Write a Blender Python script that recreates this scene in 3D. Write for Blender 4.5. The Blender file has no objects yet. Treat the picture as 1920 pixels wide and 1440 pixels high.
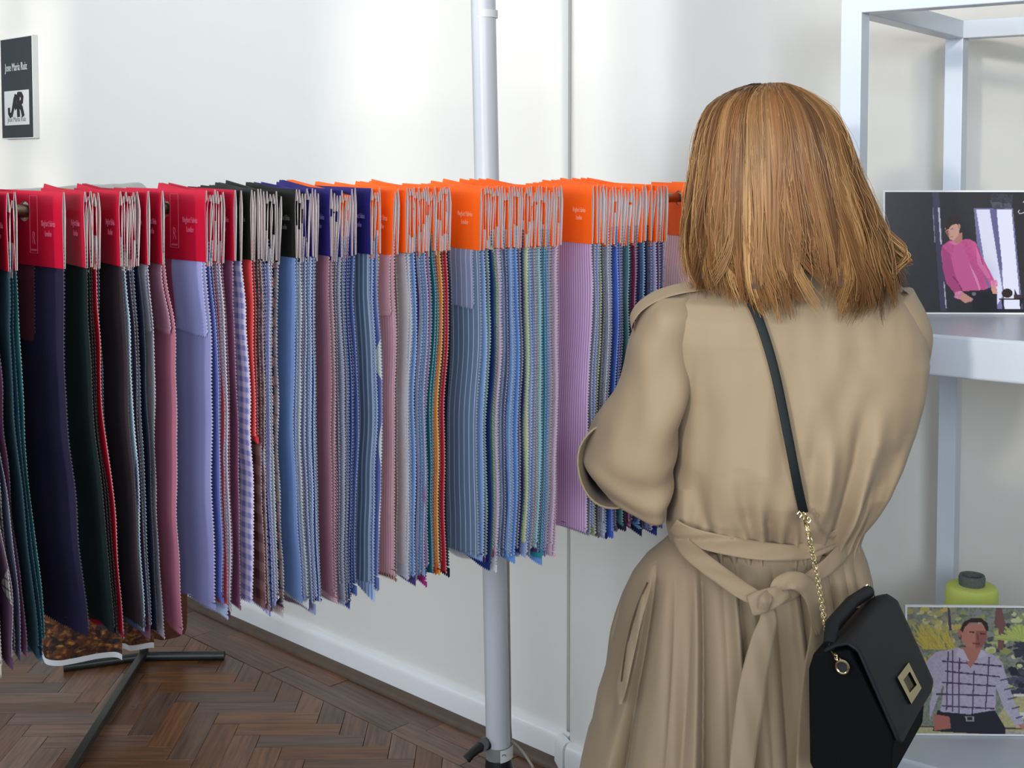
import bpy, bmesh, math, random
import numpy as np
from mathutils import Vector, Matrix, noise as mnoise
random.seed(7)
sc = bpy.context.scene
COL = sc.collection
PI = math.pi

# ---------------------------------------------------------------- camera
F = 2400.0; CY = 436.0; PITCH = math.radians(3.0); EYE = 1.52
camd = bpy.data.cameras.new('camera'); cam = bpy.data.objects.new('camera', camd); COL.objects.link(cam)
cam.location = (0, 0, EYE); cam.rotation_euler = (PI/2 - PITCH, 0, 0)
camd.sensor_fit = 'HORIZONTAL'; camd.sensor_width = 36; camd.lens = 36*F/1920
camd.shift_y = -(720-CY)/1920
camd.clip_start = 0.05
sc.camera = cam

# ---------------------------------------------------------------- light
def srgb(c):
    return tuple(((v/255)/12.92 if v/255 <= .04045 else ((v/255+.055)/1.055)**2.4) for v in c)
w = bpy.data.worlds.new('sky'); sc.world = w; w.use_nodes = True
wn = w.node_tree.nodes; wn['Background'].inputs[0].default_value = (.62, .78, 1, 1); wn['Background'].inputs[1].default_value = 1.2
sunD = bpy.data.lights.new('sun', 'SUN'); sunD.energy = 1.2; sunD.angle = math.radians(2.6); sunD.color = (1, .92, .8)
sun = bpy.data.objects.new('sun', sunD); COL.objects.link(sun)
SD = Vector((.486, .874, -.11)).normalized()
sun.rotation_euler = SD.to_track_quat('-Z', 'Y').to_euler()
def area(name, loc, target, sx, sy, e, col):
    d = bpy.data.lights.new(name, 'AREA'); d.shape = 'RECTANGLE'; d.size = sx; d.size_y = sy; d.energy = e; d.color = col
    o = bpy.data.objects.new(name, d); COL.objects.link(o); o.location = loc
    o.rotation_euler = (Vector(target)-Vector(loc)).to_track_quat('-Z', 'Y').to_euler(); return o
for i, x in enumerate((-3.1, -1.2, .7)):
    a_ = area('window_daylight', (x, -2.3, 2.2), ((-1.5, -.4, 1.5)[i], 3.3, 2.7), 1.4, 1.2, (21, 22, 34)[i], (.82, .91, 1)); a_.data.spread = math.radians(100)
for y in (.6, 3.1):
    a_ = area('added_side_daylight', (-4.3, y, 2.2), (-.6, y+2.2, 2.6), 1.9, 1.2, 19, (.84, .92, 1)); a_.data.spread = math.radians(110)  # unseen panels added to brighten the left part of the back wall
area('added_ceiling_fill', (-.6, 1.0, 3.2), (-.3, 2.0, 0), 2.4, 1.2, 11, (1, .93, .84))  # added fill standing in for ceiling bounce; no lamp hangs there
sc.view_settings.view_transform = 'Standard'; sc.view_settings.look = 'None'
sc.view_settings.gamma = 1; sc.view_settings.use_curve_mapping = False
sc.view_settings.exposure = 0.07

# ---------------------------------------------------------------- helpers
cp, sp = math.cos(PITCH), math.sin(PITCH)
def ray(px, py):
    v = (CY-py)/F
    return Vector(((px-960)/F, cp+v*sp, v*cp-sp))
def at(px, py, Y):
    r = ray(px, py); t = Y/r.y
    return Vector((r.x*t, Y, EYE+r.z*t))
def floor_at(px, py, z=0):
    r = ray(px, py); t = (z-EYE)/r.z
    return Vector((r.x*t, r.y*t, z))

def mat(name, col, rough=.6, metal=0, spec=.5, bump=None, var=None, sheen=0, coat=0):
    m = bpy.data.materials.new(name); m.use_nodes = True
    nt = m.node_tree; b = nt.nodes['Principled BSDF']
    c = (*col, 1) if len(col) == 3 else col
    b.inputs['Base Color'].default_value = c; b.inputs['Roughness'].default_value = rough
    b.inputs['Metallic'].default_value = metal; b.inputs['Specular IOR Level'].default_value = spec
    if sheen: b.inputs['Sheen Weight'].default_value = sheen
    if coat: b.inputs['Coat Weight'].default_value = coat
    tc = nt.nodes.new('ShaderNodeTexCoord')
    if var:   # (scale, amount)
        n = nt.nodes.new('ShaderNodeTexNoise'); n.inputs['Scale'].default_value = var[0]; n.inputs['Detail'].default_value = 4
        nt.links.new(tc.outputs['Object'], n.inputs['Vector'])
        mx = nt.nodes.new('ShaderNodeMix'); mx.data_type = 'RGBA'
        mx.inputs[6].default_value = tuple(v*(1-var[1]) for v in c[:3])+(1,); mx.inputs[7].default_value = tuple(min(1, v*(1+var[1])) for v in c[:3])+(1,)
        nt.links.new(n.outputs['Fac'], mx.inputs[0]); nt.links.new(mx.outputs[2], b.inputs['Base Color'])
    if bump:  # (scale, strength, dist)
        n = nt.nodes.new('ShaderNodeTexNoise'); n.inputs['Scale'].default_value = bump[0]; n.inputs['Detail'].default_value = 3
        nt.links.new(tc.outputs['Object'], n.inputs['Vector'])
        bp = nt.nodes.new('ShaderNodeBump'); bp.inputs['Strength'].default_value = bump[1]; bp.inputs['Distance'].default_value = bump[2]
        nt.links.new(n.outputs['Fac'], bp.inputs['Height']); nt.links.new(bp.outputs[0], b.inputs['Normal'])
    return m
def vcol_mat(name, rough=.5, aniso=0, spec=.5, coat=0):
    m = mat(name, (1, 1, 1), rough, spec=spec, coat=coat); nt = m.node_tree
    a = nt.nodes.new('ShaderNodeVertexColor'); a.layer_name = 'Col'
    nt.links.new(a.outputs[0], nt.nodes['Principled BSDF'].inputs['Base Color']); return m

def mesh_obj(name, verts, faces, mats, parent=None, smooth=True, mi=None, cols=None, uv=None):
    me = bpy.data.meshes.new(name); me.from_pydata([tuple(v) for v in verts], [], faces)
    for m in (mats if isinstance(mats, (list, tuple)) else [mats]): me.materials.append(m)
    if mi is not None: me.polygons.foreach_set('material_index', mi)
    if cols is not None:
        ca = me.color_attributes.new('Col', 'FLOAT_COLOR', 'POINT')
        a = np.ones((len(verts), 4), np.float32); a[:, :3] = cols; ca.data.foreach_set('color', a.ravel())
    if uv is not None:
        l = me.uv_layers.new(name='UVMap'); li = np.empty(len(me.loops), np.int32); me.loops.foreach_get('vertex_index', li)
        l.data.foreach_set('uv', np.asarray(uv, np.float32)[li].ravel())
    if smooth: me.polygons.foreach_set('use_smooth', [True]*len(me.polygons))
    me.update()
    return link(name, me, parent)
def link(name, me, parent=None):
    o = bpy.data.objects.new(name, me); COL.objects.link(o)
    if parent: o.parent = parent; o.matrix_parent_inverse = Matrix.Translation(parent_world(parent)).inverted() if False else Matrix()
    return o
def parent_world(p): return p.location
def thing(name, label, cat, loc=(0, 0, 0), group=None):
    o = bpy.data.objects.new(name, None); COL.objects.link(o); o.location = loc; o.empty_display_size = .05
    o['label'] = label; o['category'] = cat
    if group: o['group'] = group
    return o
def tag(o, label, cat, group=None, kind=None):
    if label: o['label'] = label
    if cat: o['category'] = cat
    if group: o['group'] = group
    if kind: o['kind'] = kind
    return o
def struct(o): o['kind'] = 'structure'; return o

class MB:
    """collects world-space geometry"""
    def __init__(s): s.v = []; s.f = []; s.mi = []
    def add(s, vs, fs, mi=0):
        b = len(s.v); s.v += [tuple(v) for v in vs]; s.f += [tuple(i+b for i in f) for f in fs]; s.mi += [mi]*len(fs)
    def frame_box(s, c, ax, ay, az, mi=0):   # center + half-axis vectors
        c, ax, ay, az = map(Vector, (c, ax, ay, az)); vs = [c+ax*i+ay*j+az*k for k in (-1, 1) for j in (-1, 1) for i in (-1, 1)]
        s.add(vs, [(0, 2, 3, 1), (4, 5, 7, 6), (0, 1, 5, 4), (2, 6, 7, 3), (0, 4, 6, 2), (1, 3, 7, 5)], mi)
    def bar(s, a, b, wd, ht, up=(0, 0, 1), mi=0):
        a, b = Vector(a), Vector(b); d = (b-a); u = Vector(up); sd = d.cross(u).normalized(); u = sd.cross(d).normalized()
        s.frame_box((a+b)/2, d/2, sd*wd/2, u*ht/2, mi)
    def tube(s, pts, r, n=12, mi=0, caps=True):
        pts = [Vector(p) for p in pts]; rr = r if isinstance(r, (list, tuple)) else [r]*len(pts)
        b = len(s.v); prev = None
        for i, p in enumerate(pts):
            d = (pts[min(i+1, len(pts)-1)]-pts[max(i-1, 0)]).normalized()
            if prev is None: a = d.orthogonal().normalized()
            else: a = (prev-d*prev.dot(d)).normalized()
            prev = a; c = d.cross(a)
            for k in range(n):
                t = 2*PI*k/n; s.v.append(tuple(p+a*math.cos(t)*rr[i]+c*math.sin(t)*rr[i]))
        for i in range(len(pts)-1):
            for k in range(n):
                k2 = (k+1) % n; s.f.append((b+i*n+k, b+i*n+k2, b+(i+1)*n+k2, b+(i+1)*n+k)); s.mi.append(mi)
        if caps:
            s.f.append(tuple(b+k for k in range(n))[::-1]); s.f.append(tuple(b+(len(pts)-1)*n+k for k in range(n))); s.mi += [mi, mi]
    def lathe(s, c, prof, n=32, mi=0, closed=False):
        b = len(s.v)
        for r, z in prof:
            for k in range(n): s.v.append((c[0]+r*math.cos(2*PI*k/n), c[1]+r*math.sin(2*PI*k/n), c[2]+z))
        m = len(prof)
        for i in range(m-1 if not closed else m):
            for k in range(n):
                k2 = (k+1) % n; j = (i+1) % m; s.f.append((b+i*n+k, b+i*n+k2, b+j*n+k2, b+j*n+k)); s.mi.append(mi)
    def prism(s, poly, off, mi=0):   # poly list of Vector, extruded by off
        n = len(poly); off = Vector(off); vs = [Vector(p) for p in poly]+[Vector(p)+off for p in poly]
        s.add(vs, [tuple(range(n))[::-1], tuple(range(n, 2*n))]+[(i, (i+1) % n, n+(i+1) % n, n+i) for i in range(n)], mi)
    def build(s, name, mats, parent=None, smooth=False, bevel=0, seg=2):
        org = Vector(parent.location) if parent else Vector((0, 0, 0))
        o = mesh_obj(name, s.v, s.f, mats, None, smooth, s.mi)
        if parent: o.parent = parent; o.location = -total_loc(parent)
        if bevel:
            m = o.modifiers.new('bevel', 'BEVEL'); m.width = bevel; m.segments = seg; m.limit_method = 'ANGLE'
            bm = bmesh.new(); bm.from_mesh(o.data); bmesh.ops.recalc_face_normals(bm, faces=bm.faces); bm.to_mesh(o.data); bm.free()
        else:
            bm = bmesh.new(); bm.from_mesh(o.data); bmesh.ops.recalc_face_normals(bm, faces=bm.faces); bm.to_mesh(o.data); bm.free()
        if smooth:
            try: o.data.set_sharp_from_angle(angle=math.radians(40))
            except Exception: pass
        return o
def total_loc(o):
    l = Vector((0, 0, 0))
    while o: l += Vector(o.location); o = o.parent
    return l
def place(o, parent):
    o.parent = parent; o.location = -total_loc(parent); return o
def text(name, body, m, size, M, parent, xscale=1, extrude=.0002, align='CENTER', shear=0, offset=0):
    c = bpy.data.curves.new(name, 'FONT'); c.body = body; c.size = size; c.extrude = extrude; c.align_x = align; c.align_y = 'CENTER'; c.shear = shear; c.offset = offset
    c.resolution_u = 3
    o = bpy.data.objects.new(name, c); dg = bpy.context.evaluated_depsgraph_get()
    COL.objects.link(o); bpy.context.view_layer.update(); dg = bpy.context.evaluated_depsgraph_get()
    me = bpy.data.meshes.new_from_object(o.evaluated_get(dg)); bpy.data.objects.remove(o)
    me.materials.clear(); me.materials.append(m); me.transform(Matrix.Diagonal((xscale, 1, 1, 1))); me.transform(M)
    r = bpy.data.objects.new(name, me); COL.objects.link(r)
    if parent: place(r, parent)
    return r
def interp(tab, y):
    ys = [t[0] for t in tab]
    return [float(np.interp(y, ys, [t[k] for t in tab])) for k in range(1, len(tab[0]))]
def nz(*a): return mnoise.noise(Vector((a+(0, 0, 0))[:3]))

# ---------------------------------------------------------------- materials
M_wall = mat('wall_paint', srgb((226, 223, 217)), .55, bump=(9, .25, .01), var=(1.5, .015))
M_ceil = mat('ceiling_paint', srgb((235, 233, 228)), .8)
M_base = mat('skirting_gloss', srgb((228, 230, 232)), .3, bump=(25, .1, .003))
M_shoe = mat('dark_moulding', srgb((84, 68, 54)), .5, var=(20, .3))
M_groove = mat('floor_joint_dirt', srgb((34, 24, 18)), .9)
def wood_mat():
    m = bpy.data.materials.new('parquet_wood'); m.use_nodes = True; nt = m.node_tree; b = nt.nodes['Principled BSDF']
    oi = nt.nodes.new('ShaderNodeObjectInfo'); at_ = nt.nodes.new('ShaderNodeVertexColor'); at_.layer_name = 'Col'
    uv = nt.nodes.new('ShaderNodeUVMap')
    mp = nt.nodes.new('ShaderNodeMapping'); mp.inputs['Scale'].default_value = (6, 90, 1)
    nt.links.new(uv.outputs[0], mp.inputs[0])
    cx = nt.nodes.new('ShaderNodeVectorMath'); cx.operation = 'ADD'; nt.links.new(mp.outputs[0], cx.inputs[0]); nt.links.new(at_.outputs[0], cx.inputs[1])
    n = nt.nodes.new('ShaderNodeTexNoise'); n.inputs['Scale'].default_value = 1; n.inputs['Detail'].default_value = 5; nt.links.new(cx.outputs[0], n.inputs[0])
    cr = nt.nodes.new('ShaderNodeValToRGB'); cr.color_ramp.elements[0].position = .3; cr.color_ramp.elements[1].position = .72
    cr.color_ramp.elements[0].color = (*srgb((74, 48, 32)), 1); cr.color_ramp.elements[1].color = (*srgb((120, 84, 58)), 1)
    nt.links.new(n.outputs[0], cr.inputs[0])
    sep = nt.nodes.new('ShaderNodeSeparateColor'); nt.links.new(at_.outputs[0], sep.inputs[0])
    hs = nt.nodes.new('ShaderNodeHueSaturation'); nt.links.new(cr.outputs[0], hs.inputs['Color'])
    mr = nt.nodes.new('ShaderNodeMapRange'); mr.inputs[3].default_value = .7; mr.inputs[4].default_value = 1.3; nt.links.new(sep.outputs[0], mr.inputs[0]); nt.links.new(mr.outputs[0], hs.inputs['Value'])
    mr2 = nt.nodes.new('ShaderNodeMapRange'); mr2.inputs[3].default_value = .75; mr2.inputs[4].default_value = 1.15; nt.links.new(sep.outputs[1], mr2.inputs[0]); nt.links.new(mr2.outputs[0], hs.inputs['Saturation'])
    nt.links.new(hs.outputs[0], b.inputs['Base Color'])
    n2 = nt.nodes.new('ShaderNodeTexNoise'); n2.inputs['Scale'].default_value = 7; tc = nt.nodes.new('ShaderNodeTexCoord'); nt.links.new(tc.outputs['Object'], n2.inputs[0])
    mr3 = nt.nodes.new('ShaderNodeMapRange'); mr3.inputs[3].default_value = .2; mr3.inputs[4].default_value = .48; nt.links.new(n2.outputs[0], mr3.inputs[0]); nt.links.new(mr3.outputs[0], b.inputs['Roughness'])
    bp = nt.nodes.new('ShaderNodeBump'); bp.inputs['Strength'].default_value = .2; bp.inputs['Distance'].default_value = .002; nt.links.new(n.outputs[0], bp.inputs['Height']); nt.links.new(bp.outputs[0], b.inputs['Normal'])
    return m
M_wood = wood_mat()
M_white_metal = mat('white_lacquer', srgb((200, 208, 218)), .3)
M_pole = mat('white_pole_plastic', srgb((188, 191, 196)), .35, var=(6, .04))
M_black = mat('black_plastic', srgb((24, 24, 25)), .4)
M_gun = mat('dark_steel', srgb((62, 64, 62)), .38, metal=.6, var=(30, .25))
M_rail = mat('brass_steel_rail', srgb((150, 140, 125)), .28, metal=1)
M_cable = mat('grey_cable', srgb((150, 145, 132)), .6)
M_label = mat('white_sticker', srgb((205, 205, 203)), .5)
M_ink = mat('dark_ink', srgb((30, 30, 34)), .6)

# ---------------------------------------------------------------- room
C1 = floor_at(1062, 1434); C1.z = 0
WD = Vector((-math.sin(math.radians(45.6)), math.cos(math.radians(45.6)), 0))   # along back wall, to the left and away
WN = Vector((WD.y*-1, WD.x, 0))        # toward the room
if WN.dot(Vector((0, -1, 0))) < 0: WN = -WN
H = 3.3
C2 = C1 + Vector((.008, -.06, 0))
C3 = C2 - WD*.265
WR = Vector((.92, .392, 0))
C4 = C3 + WR*3.2
C0 = C1 + WD*6.6
def wall(name, a, b, z0=0, z1=H, th=.12, side=1, m=M_wall):
    d = (b-a).normalized(); n = Vector((-d.y, d.x, 0))*side
    mb = MB(); mb.prism([a+Vector((0, 0, z0)), b+Vector((0, 0, z0)), b+n*th+Vector((0, 0, z0)), a+n*th+Vector((0, 0, z0))], (0, 0, z1-z0))
    return struct(mb.build(name, m))
wall('wall_back', C1, C0, side=-1 if Vector((-WD.y, WD.x, 0)).dot(WN) > 0 else 1)
mbp = MB()
def rounded(c, a, b, r, n=7):
    p, q = c+(a-c).normalized()*r, c+(b-c).normalized()*r
    return [p*(1-t)**2+c*(2*t*(1-t))+q*t*t for t in [i/n for i in range(n+1)]]
pier = [C1-WN*.05+WD*.01]+rounded(C2, C1, C3, .012, 3)+rounded(C3, C2, C3+WR, .075)+[C3+WR*.11, C3+WR*.11+Vector((-.03, .25, 0)), C1-WN*.2]
mbp.prism(pier, (0, 0, H)); struct(mbp.build('wall_pier', M_wall, smooth=True))
wall('wall_right', C3+WR*.11, C4, side=1)
XL = C0.x; XR = C4.x; YB = -2.6
mb = MB()
def lbox(y0, y1, z0, z1): mb.frame_box((XL-.08, (y0+y1)/2, (z0+z1)/2), (.08, 0, 0), (0, (y1-y0)/2, 0), (0, 0, (z1-z0)/2))
lbox(YB, C0.y, 0, 1.65); lbox(YB, C0.y, 2.95, H)
for a_, b_ in ((YB, -.4), (1.6, 2.1), (4.1, C0.y)): lbox(a_, b_, 1.65, 2.95)
struct(mb.build('wall_left', M_wall))
for i, (a_, b_) in enumerate(((-.4, 1.6), (2.1, 4.1))):  # unseen side windows, added so sun reaches the back wall's left part
    mb = MB()
    for (y0, y1, z0, z1) in ((a_, a_+.06, 1.65, 2.95), (b_-.06, b_, 1.65, 2.95), (a_, b_, 1.65, 1.71), (a_, b_, 2.89, 2.95), ((a_+b_)/2-.03, (a_+b_)/2+.03, 1.65, 2.95), (a_, b_, 2.25, 2.31)): mb.frame_box((XL-.08, (y0+y1)/2, (z0+z1)/2), (.03 if y1-y0 < .1 else .026, 0, 0), (0, (y1-y0)/2, 0), (0, 0, (z1-z0)/2))
    struct(mb.build('window_%d' % (i+4), M_base))
wall('wall_side', Vector((XR, YB, 0)), Vector((XR, C4.y, 0)), side=-1)
# rear wall with three window openings
wins = [(-4.2, -2.85), (-2.6, -.75), (-.45, 1.4)]; Z0, Z1 = 1.45, 2.95
mb = MB()
def wbox(x0, x1, z0, z1, y0=YB-.2, y1=YB): mb.frame_box(((x0+x1)/2, (y0+y1)/2, (z0+z1)/2), ((x1-x0)/2, 0, 0), (0, (y1-y0)/2, 0), (0, 0, (z1-z0)/2))
wbox(XL, XR, 0, Z0); wbox(XL, XR, Z1, H)
edges = [XL]+[e for w_ in wins for e in w_]+[XR]
for a, b in zip(edges[::2], edges[1::2]): wbox(a, b, Z0, Z1)
struct(mb.build('wall_rear', M_wall))
for i, (a, b) in enumerate(wins):
    f = MB(); yy = YB-.1
    for (x0, x1, z0, z1) in ((a, a+.06, Z0, Z1), (b-.06, b, Z0, Z1), (a, b, Z0, Z0+.06), (a, b, Z1-.06, Z1), ((a+b)/2-.03, (a+b)/2+.03, Z0, Z1), (a, b, 2.3, 2.36)):
        f.frame_box(((x0+x1)/2, yy, (z0+z1)/2), ((x1-x0)/2, 0, 0), (0, .03 if x1-x0 < .1 else .026, 0), (0, 0, (z1-z0)/2))
    struct(f.build('window_%d' % (i+1), M_base))
mb = MB(); mb.prism([Vector((XL-.2, YB-.3, H)), Vector((XR+.2, YB-.3, H)), Vector((XR+.2, C0.y+1, H)), Vector((XL-.2, C0.y+1, H))], (0, 0, .1))
struct(mb.build('ceiling', M_ceil))
# skirting boards with rounded top
def skirting(name, a, b, th=.022, h=.088):
    d = (b-a).normalized(); n = Vector((-d.y, d.x, 0))
    if n.dot(Vector((-.3, -1, 0))) < 0: n = -n
    prof = [(0, 0), (th, 0), (th, h-.022), (th-.003, h-.010), (th-.010, h-.002), (0, h)]
    mb = MB(); poly = [a+n*u+Vector((0, 0, z)) for u, z in prof]; mb.prism(poly, b-a)
    return struct(mb.build(name, M_base, smooth=True))
skirting('baseboard_back', C1+WD*-.02, C0); skirting('baseboard_pier', C1+WN*.015, C2+WN*.0); skirting('baseboard_front', C2, C3); skirting('baseboard_right', C3, C4)
# dark quarter moulding at the foot
mb = MB(); a = C1+WN*.022-WD*.1; b = C0+WN*.022
mb.prism([a, a+WN*.028, a+WN*.026+Vector((0, 0, .010)), a+WN*.014+Vector((0, 0, .02)), a+Vector((0, 0, .022))], b-a)
struct(mb.build('trim_1', M_shoe, smooth=True))

# floor
mb = MB(); mb.prism([Vector((XL-.2, YB-.3, -.1)), Vector((XR+.2, YB-.3, -.1)), Vector((XR+.2, C0.y+1, -.1)), Vector((XL-.2, C0.y+1, -.1))], (0, 0, .094))
floor = struct(mb.build('floor', M_groove))
BW = .0705; NB = 4; LN = WN; O0 = C1+WN*.048
pd = (-WD+WN*-1).normalized(); qd = (-WD+WN).normalized()   # (p,q) lattice: diagonal p+q runs along the wall
def clip(poly, p0, n):
    out = []
    for i in range(len(poly)):
        a, b = poly[i], poly[(i+1) % len(poly)]; da, db = (a-p0).dot(n), (b-p0).dot(n)
        if da >= 0: out.append(a)
        if da*db < 0: out.append(a+(b-a)*(da/(da-db)))
    return out
def block(mb_, poly, long_d, rnd, cols, uvs):
    g = .0009; c = sum(poly, Vector((0, 0, 0)))/len(poly); top = []; bot = []
    zt = rnd[2]*.0012
    for p in poly:
        q = p+(c-p).normalized()*g; top.append(q+(c-p).normalized()*.0008+Vector((0, 0, zt))); bot.append(q+Vector((0, 0, -.006)))
    n = len(poly); b0 = len(mb_.v); side = Vector((-long_d.y, long_d.x, 0))
    mb_.add(top+[t-Vector((0, 0, .0012))+(t-c).normalized()*.0008 for t in top]+bot, [tuple(range(n))]+[(n+i, n+(i+1) % n, (i+1) % n, i) for i in range(n)]+[(2*n+i, 2*n+(i+1) % n, n+(i+1) % n, n+i) for i in range(n)])
    for v in mb_.v[b0:]:
        vv = Vector(v)-c; uvs.append((vv.dot(long_d)+rnd[0]*5, vv.dot(side)+rnd[1]*5)); cols.append(rnd)
blocks = []
for i in range(-75, 75):
    for j in range(-14, 15):
        for k in (0, 1):
            if k == 0: x0, x1, y0, y1 = 0, NB, 0, 1
            else: x0, x1, y0, y1 = NB, NB+1, 1-NB, 1
            ox = i+NB*j; oy = i-NB*j
            cxx = (ox+(x0+x1)/2)*BW; cyy = (oy+(y0+y1)/2)*BW
            cc = O0+pd*cxx+qd*cyy
            if not (XL+.3 < cc.x < XR and YB < cc.y < C0.y+.5): continue
            poly = [O0+pd*((ox+x)*BW)+qd*((oy+y)*BW) for x, y in ((x0, y0), (x1, y0), (x1, y1), (x0, y1))]
            if pd.cross(qd).z < 0: poly = poly[::-1]
            nr = Vector((.392, -.92, 0)); far_side = (cc-(O0+WN*.146)).dot(WN) < 0 and cc.x > C3.x-.05
            if not far_side: poly = clip(poly, O0+WN*.146, WN)
            if far_side: poly = clip(poly, C3+nr*.03, nr)
            if len(poly) < 3: continue
            ar = sum(poly[a].x*poly[(a+1) % len(poly)].y-poly[(a+1) % len(poly)].x*poly[a].y for a in range(len(poly)))/2
            if abs(ar) < 2e-4: continue
            blocks.append((poly, pd if k == 0 else qd, cc))
# border planks
for r_ in range(2):
    x = -.30+r_*.21
    while x < 6.5:
        L = random.choice((.28, .42, .56))
        a = O0+WN*(.0725*r_)+WD*x; b = a+WD*L
        poly = [a, b, b+WN*.0725, a+WN*.0725]
        if (b-a).cross(WN).z < 0: poly = poly[::-1]
        blocks.append((poly, WD, (a+b)/2)); x += L
def vis(c):
    r = c-cam.location; 
    px = 960+F*r.x/max(.1, (r.y*cp-r.z*sp)); v = (r.y*sp+r.z*cp)/max(.1, (r.y*cp-r.z*sp)); py = CY-F*v
    return -60 < px < 1110 and py < 1490 and r.y > 1 and py > 1100
vb = sorted([b for b in blocks if vis(b[2])], key=lambda b: b[2].length)
near = vb[:300]; nid = {id(b) for b in near}
rest = [b for b in blocks if id(b) not in nid]
def tri(): return (random.random(), random.random(), random.random())
for b in near:
    m_ = MB(); cols = []; uvs = []; block(m_, b[0], b[1], tri(), cols, uvs)
    o = mesh_obj('parquet_block', m_.v, m_.f, M_wood, None, False, cols=cols, uv=uvs); place(o, floor)
m_ = MB(); cols = []; uvs = []
for b in rest: block(m_, b[0], b[1], tri(), cols, uvs)
o = mesh_obj('parquet_field', m_.v, m_.f, M_wood, None, False, cols=cols, uv=uvs); place(o, floor); o['kind'] = 'stuff'

# ---------------------------------------------------------------- garment rail with the swatch hangers
RZ = 1.456
R0 = Vector((-.694, 1.8, RZ)); RD = Vector((.805, .593, 0)).normalized(); RN = Vector((RD.y, -RD.x, 0))   # RN: toward the camera side
rack = thing('garment_rail', 'metal garment rail carrying the long row of fabric swatches', 'clothes rail', (R0.x, R0.y, 0))
mb = MB(); mb.tube([R0-RD*.75, R0+RD*1.70], .0095, 20); mb.build('rail', M_rail, rack, smooth=True)
for s_ in (-.72, 1.66):
    e = R0+RD*s_
    mb = MB(); mb.tube([e+Vector((0, 0, -.012)), Vector((e.x, e.y, .03))], .0125, 16); mb.build('upright', M_gun, rack, smooth=True)
    mb = MB(); mb.tube([Vector((e.x, e.y, .02))-RN*.24, Vector((e.x, e.y, .02))+RN*.24], .013, 14); mb.build('foot', M_gun, rack, smooth=True)

HOLE = .0145; HH = .1   # half width of a card
CARD_H = .105; TOPZ = .029  # card: fold above rail axis
def s_of(px, h=HH):
    k = (px-960)/F
    return (k*(R0.y-RN_y(h))-(R0.x+RN.x*h))/(RD.x-k*RD.y)
def RN_y(h): return -RN.y*h
def s_rail(px):
    k = (px-960)/F; return (k*R0.y-R0.x)/(RD.x-k*RD.y)

def paper(name, c, rough=.5):
    return mat(name, srgb(c), rough, spec=.22)
M_card = {'R': paper('crimson_card', (184, 18, 50)), 'K': paper('black_card', (34, 33, 30)), 'N': paper('navy_card', (44, 36, 108)), 'O': paper('orange_card', (255, 104, 26))}
M_cardin = mat('card_inner_white', srgb((222, 206, 204)), .7)
def card_mesh(kind, var):
    rnd = random.Random(hash((kind, var)) % 1000 if False else ord(kind)*7+var)
    gap = rnd.choice((.0012, .0018, .0026, .0040)) if var else .0018
    NR = 32; vs = []; fs = []; mi = []
    z_top, z_bot = TOPZ, TOPZ-CARD_H
    def per(t):   # rectangle perimeter, t in 0..NR
        # corners guaranteed: 32 points = 8 per side
        q, r = divmod(t, 8); f = r/8
        c = [(HH, z_top), (-HH, z_top), (-HH, z_bot), (HH, z_bot)]
        a, b = c[q], c[(q+1) % 4]; return (a[0]+(b[0]-a[0])*f, a[1]+(b[1]-a[1])*f)
    def off(z, side):
        t = (z_top-z)/CARD_H   # 0 top 1 bottom
        return side*(gap*math.sin(min(1, t*3.2)*PI*.5)*(1-.75*max(0, t-.3)/.7)+.0004)
    th = .0005
    for side in (-1, 1):
        b = len(vs)
        for layer in (0, 1):
            for k in range(NR):
                x, z = per(k); vs.append((off(z, side)+side*(th if layer == 0 else 0), x, z))
            for k in range(NR):
                x, z = per(k); a = math.atan2(z, x); zz = HOLE*math.sin(a); vs.append((off(zz, side)+side*(th if layer == 0 else 0), HOLE*math.cos(a), zz))
        for k in range(NR):
            k2 = (k+1) % NR
            fs.append((b+k, b+k2, b+NR+k2, b+NR+k)); mi.append(0)
            fs.append((b+2*NR+k, b+2*NR+k2, b+3*NR+k2, b+3*NR+k)); mi.append(1)
            fs.append((b+k, b+k2, b+2*NR+k2, b+2*NR+k)); mi.append(0 if k < 8 else 1)
            fs.append((b+NR+k, b+NR+k2, b+3*NR+k2, b+3*NR+k)); mi.append(1)
    # fold over the top
    b2 = 4*NR
    for k in range(8):
        fs.append((k, k+1, b2+k+1, b2+k)); mi.append(0)
    me = bpy.data.meshes.new('card'); me.from_pydata(vs, [], fs); me.materials.append(M_card[kind]); me.materials.append(M_cardin)
    me.polygons.foreach_set('material_index', mi)
    bm = bmesh.new(); bm.from_mesh(me); bmesh.ops.recalc_face_normals(bm, faces=bm.faces); bm.to_mesh(me); bm.free()
    return me
cards = {k: [card_mesh(k, v) for v in range(6)] for k in 'RKNO'}

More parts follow.
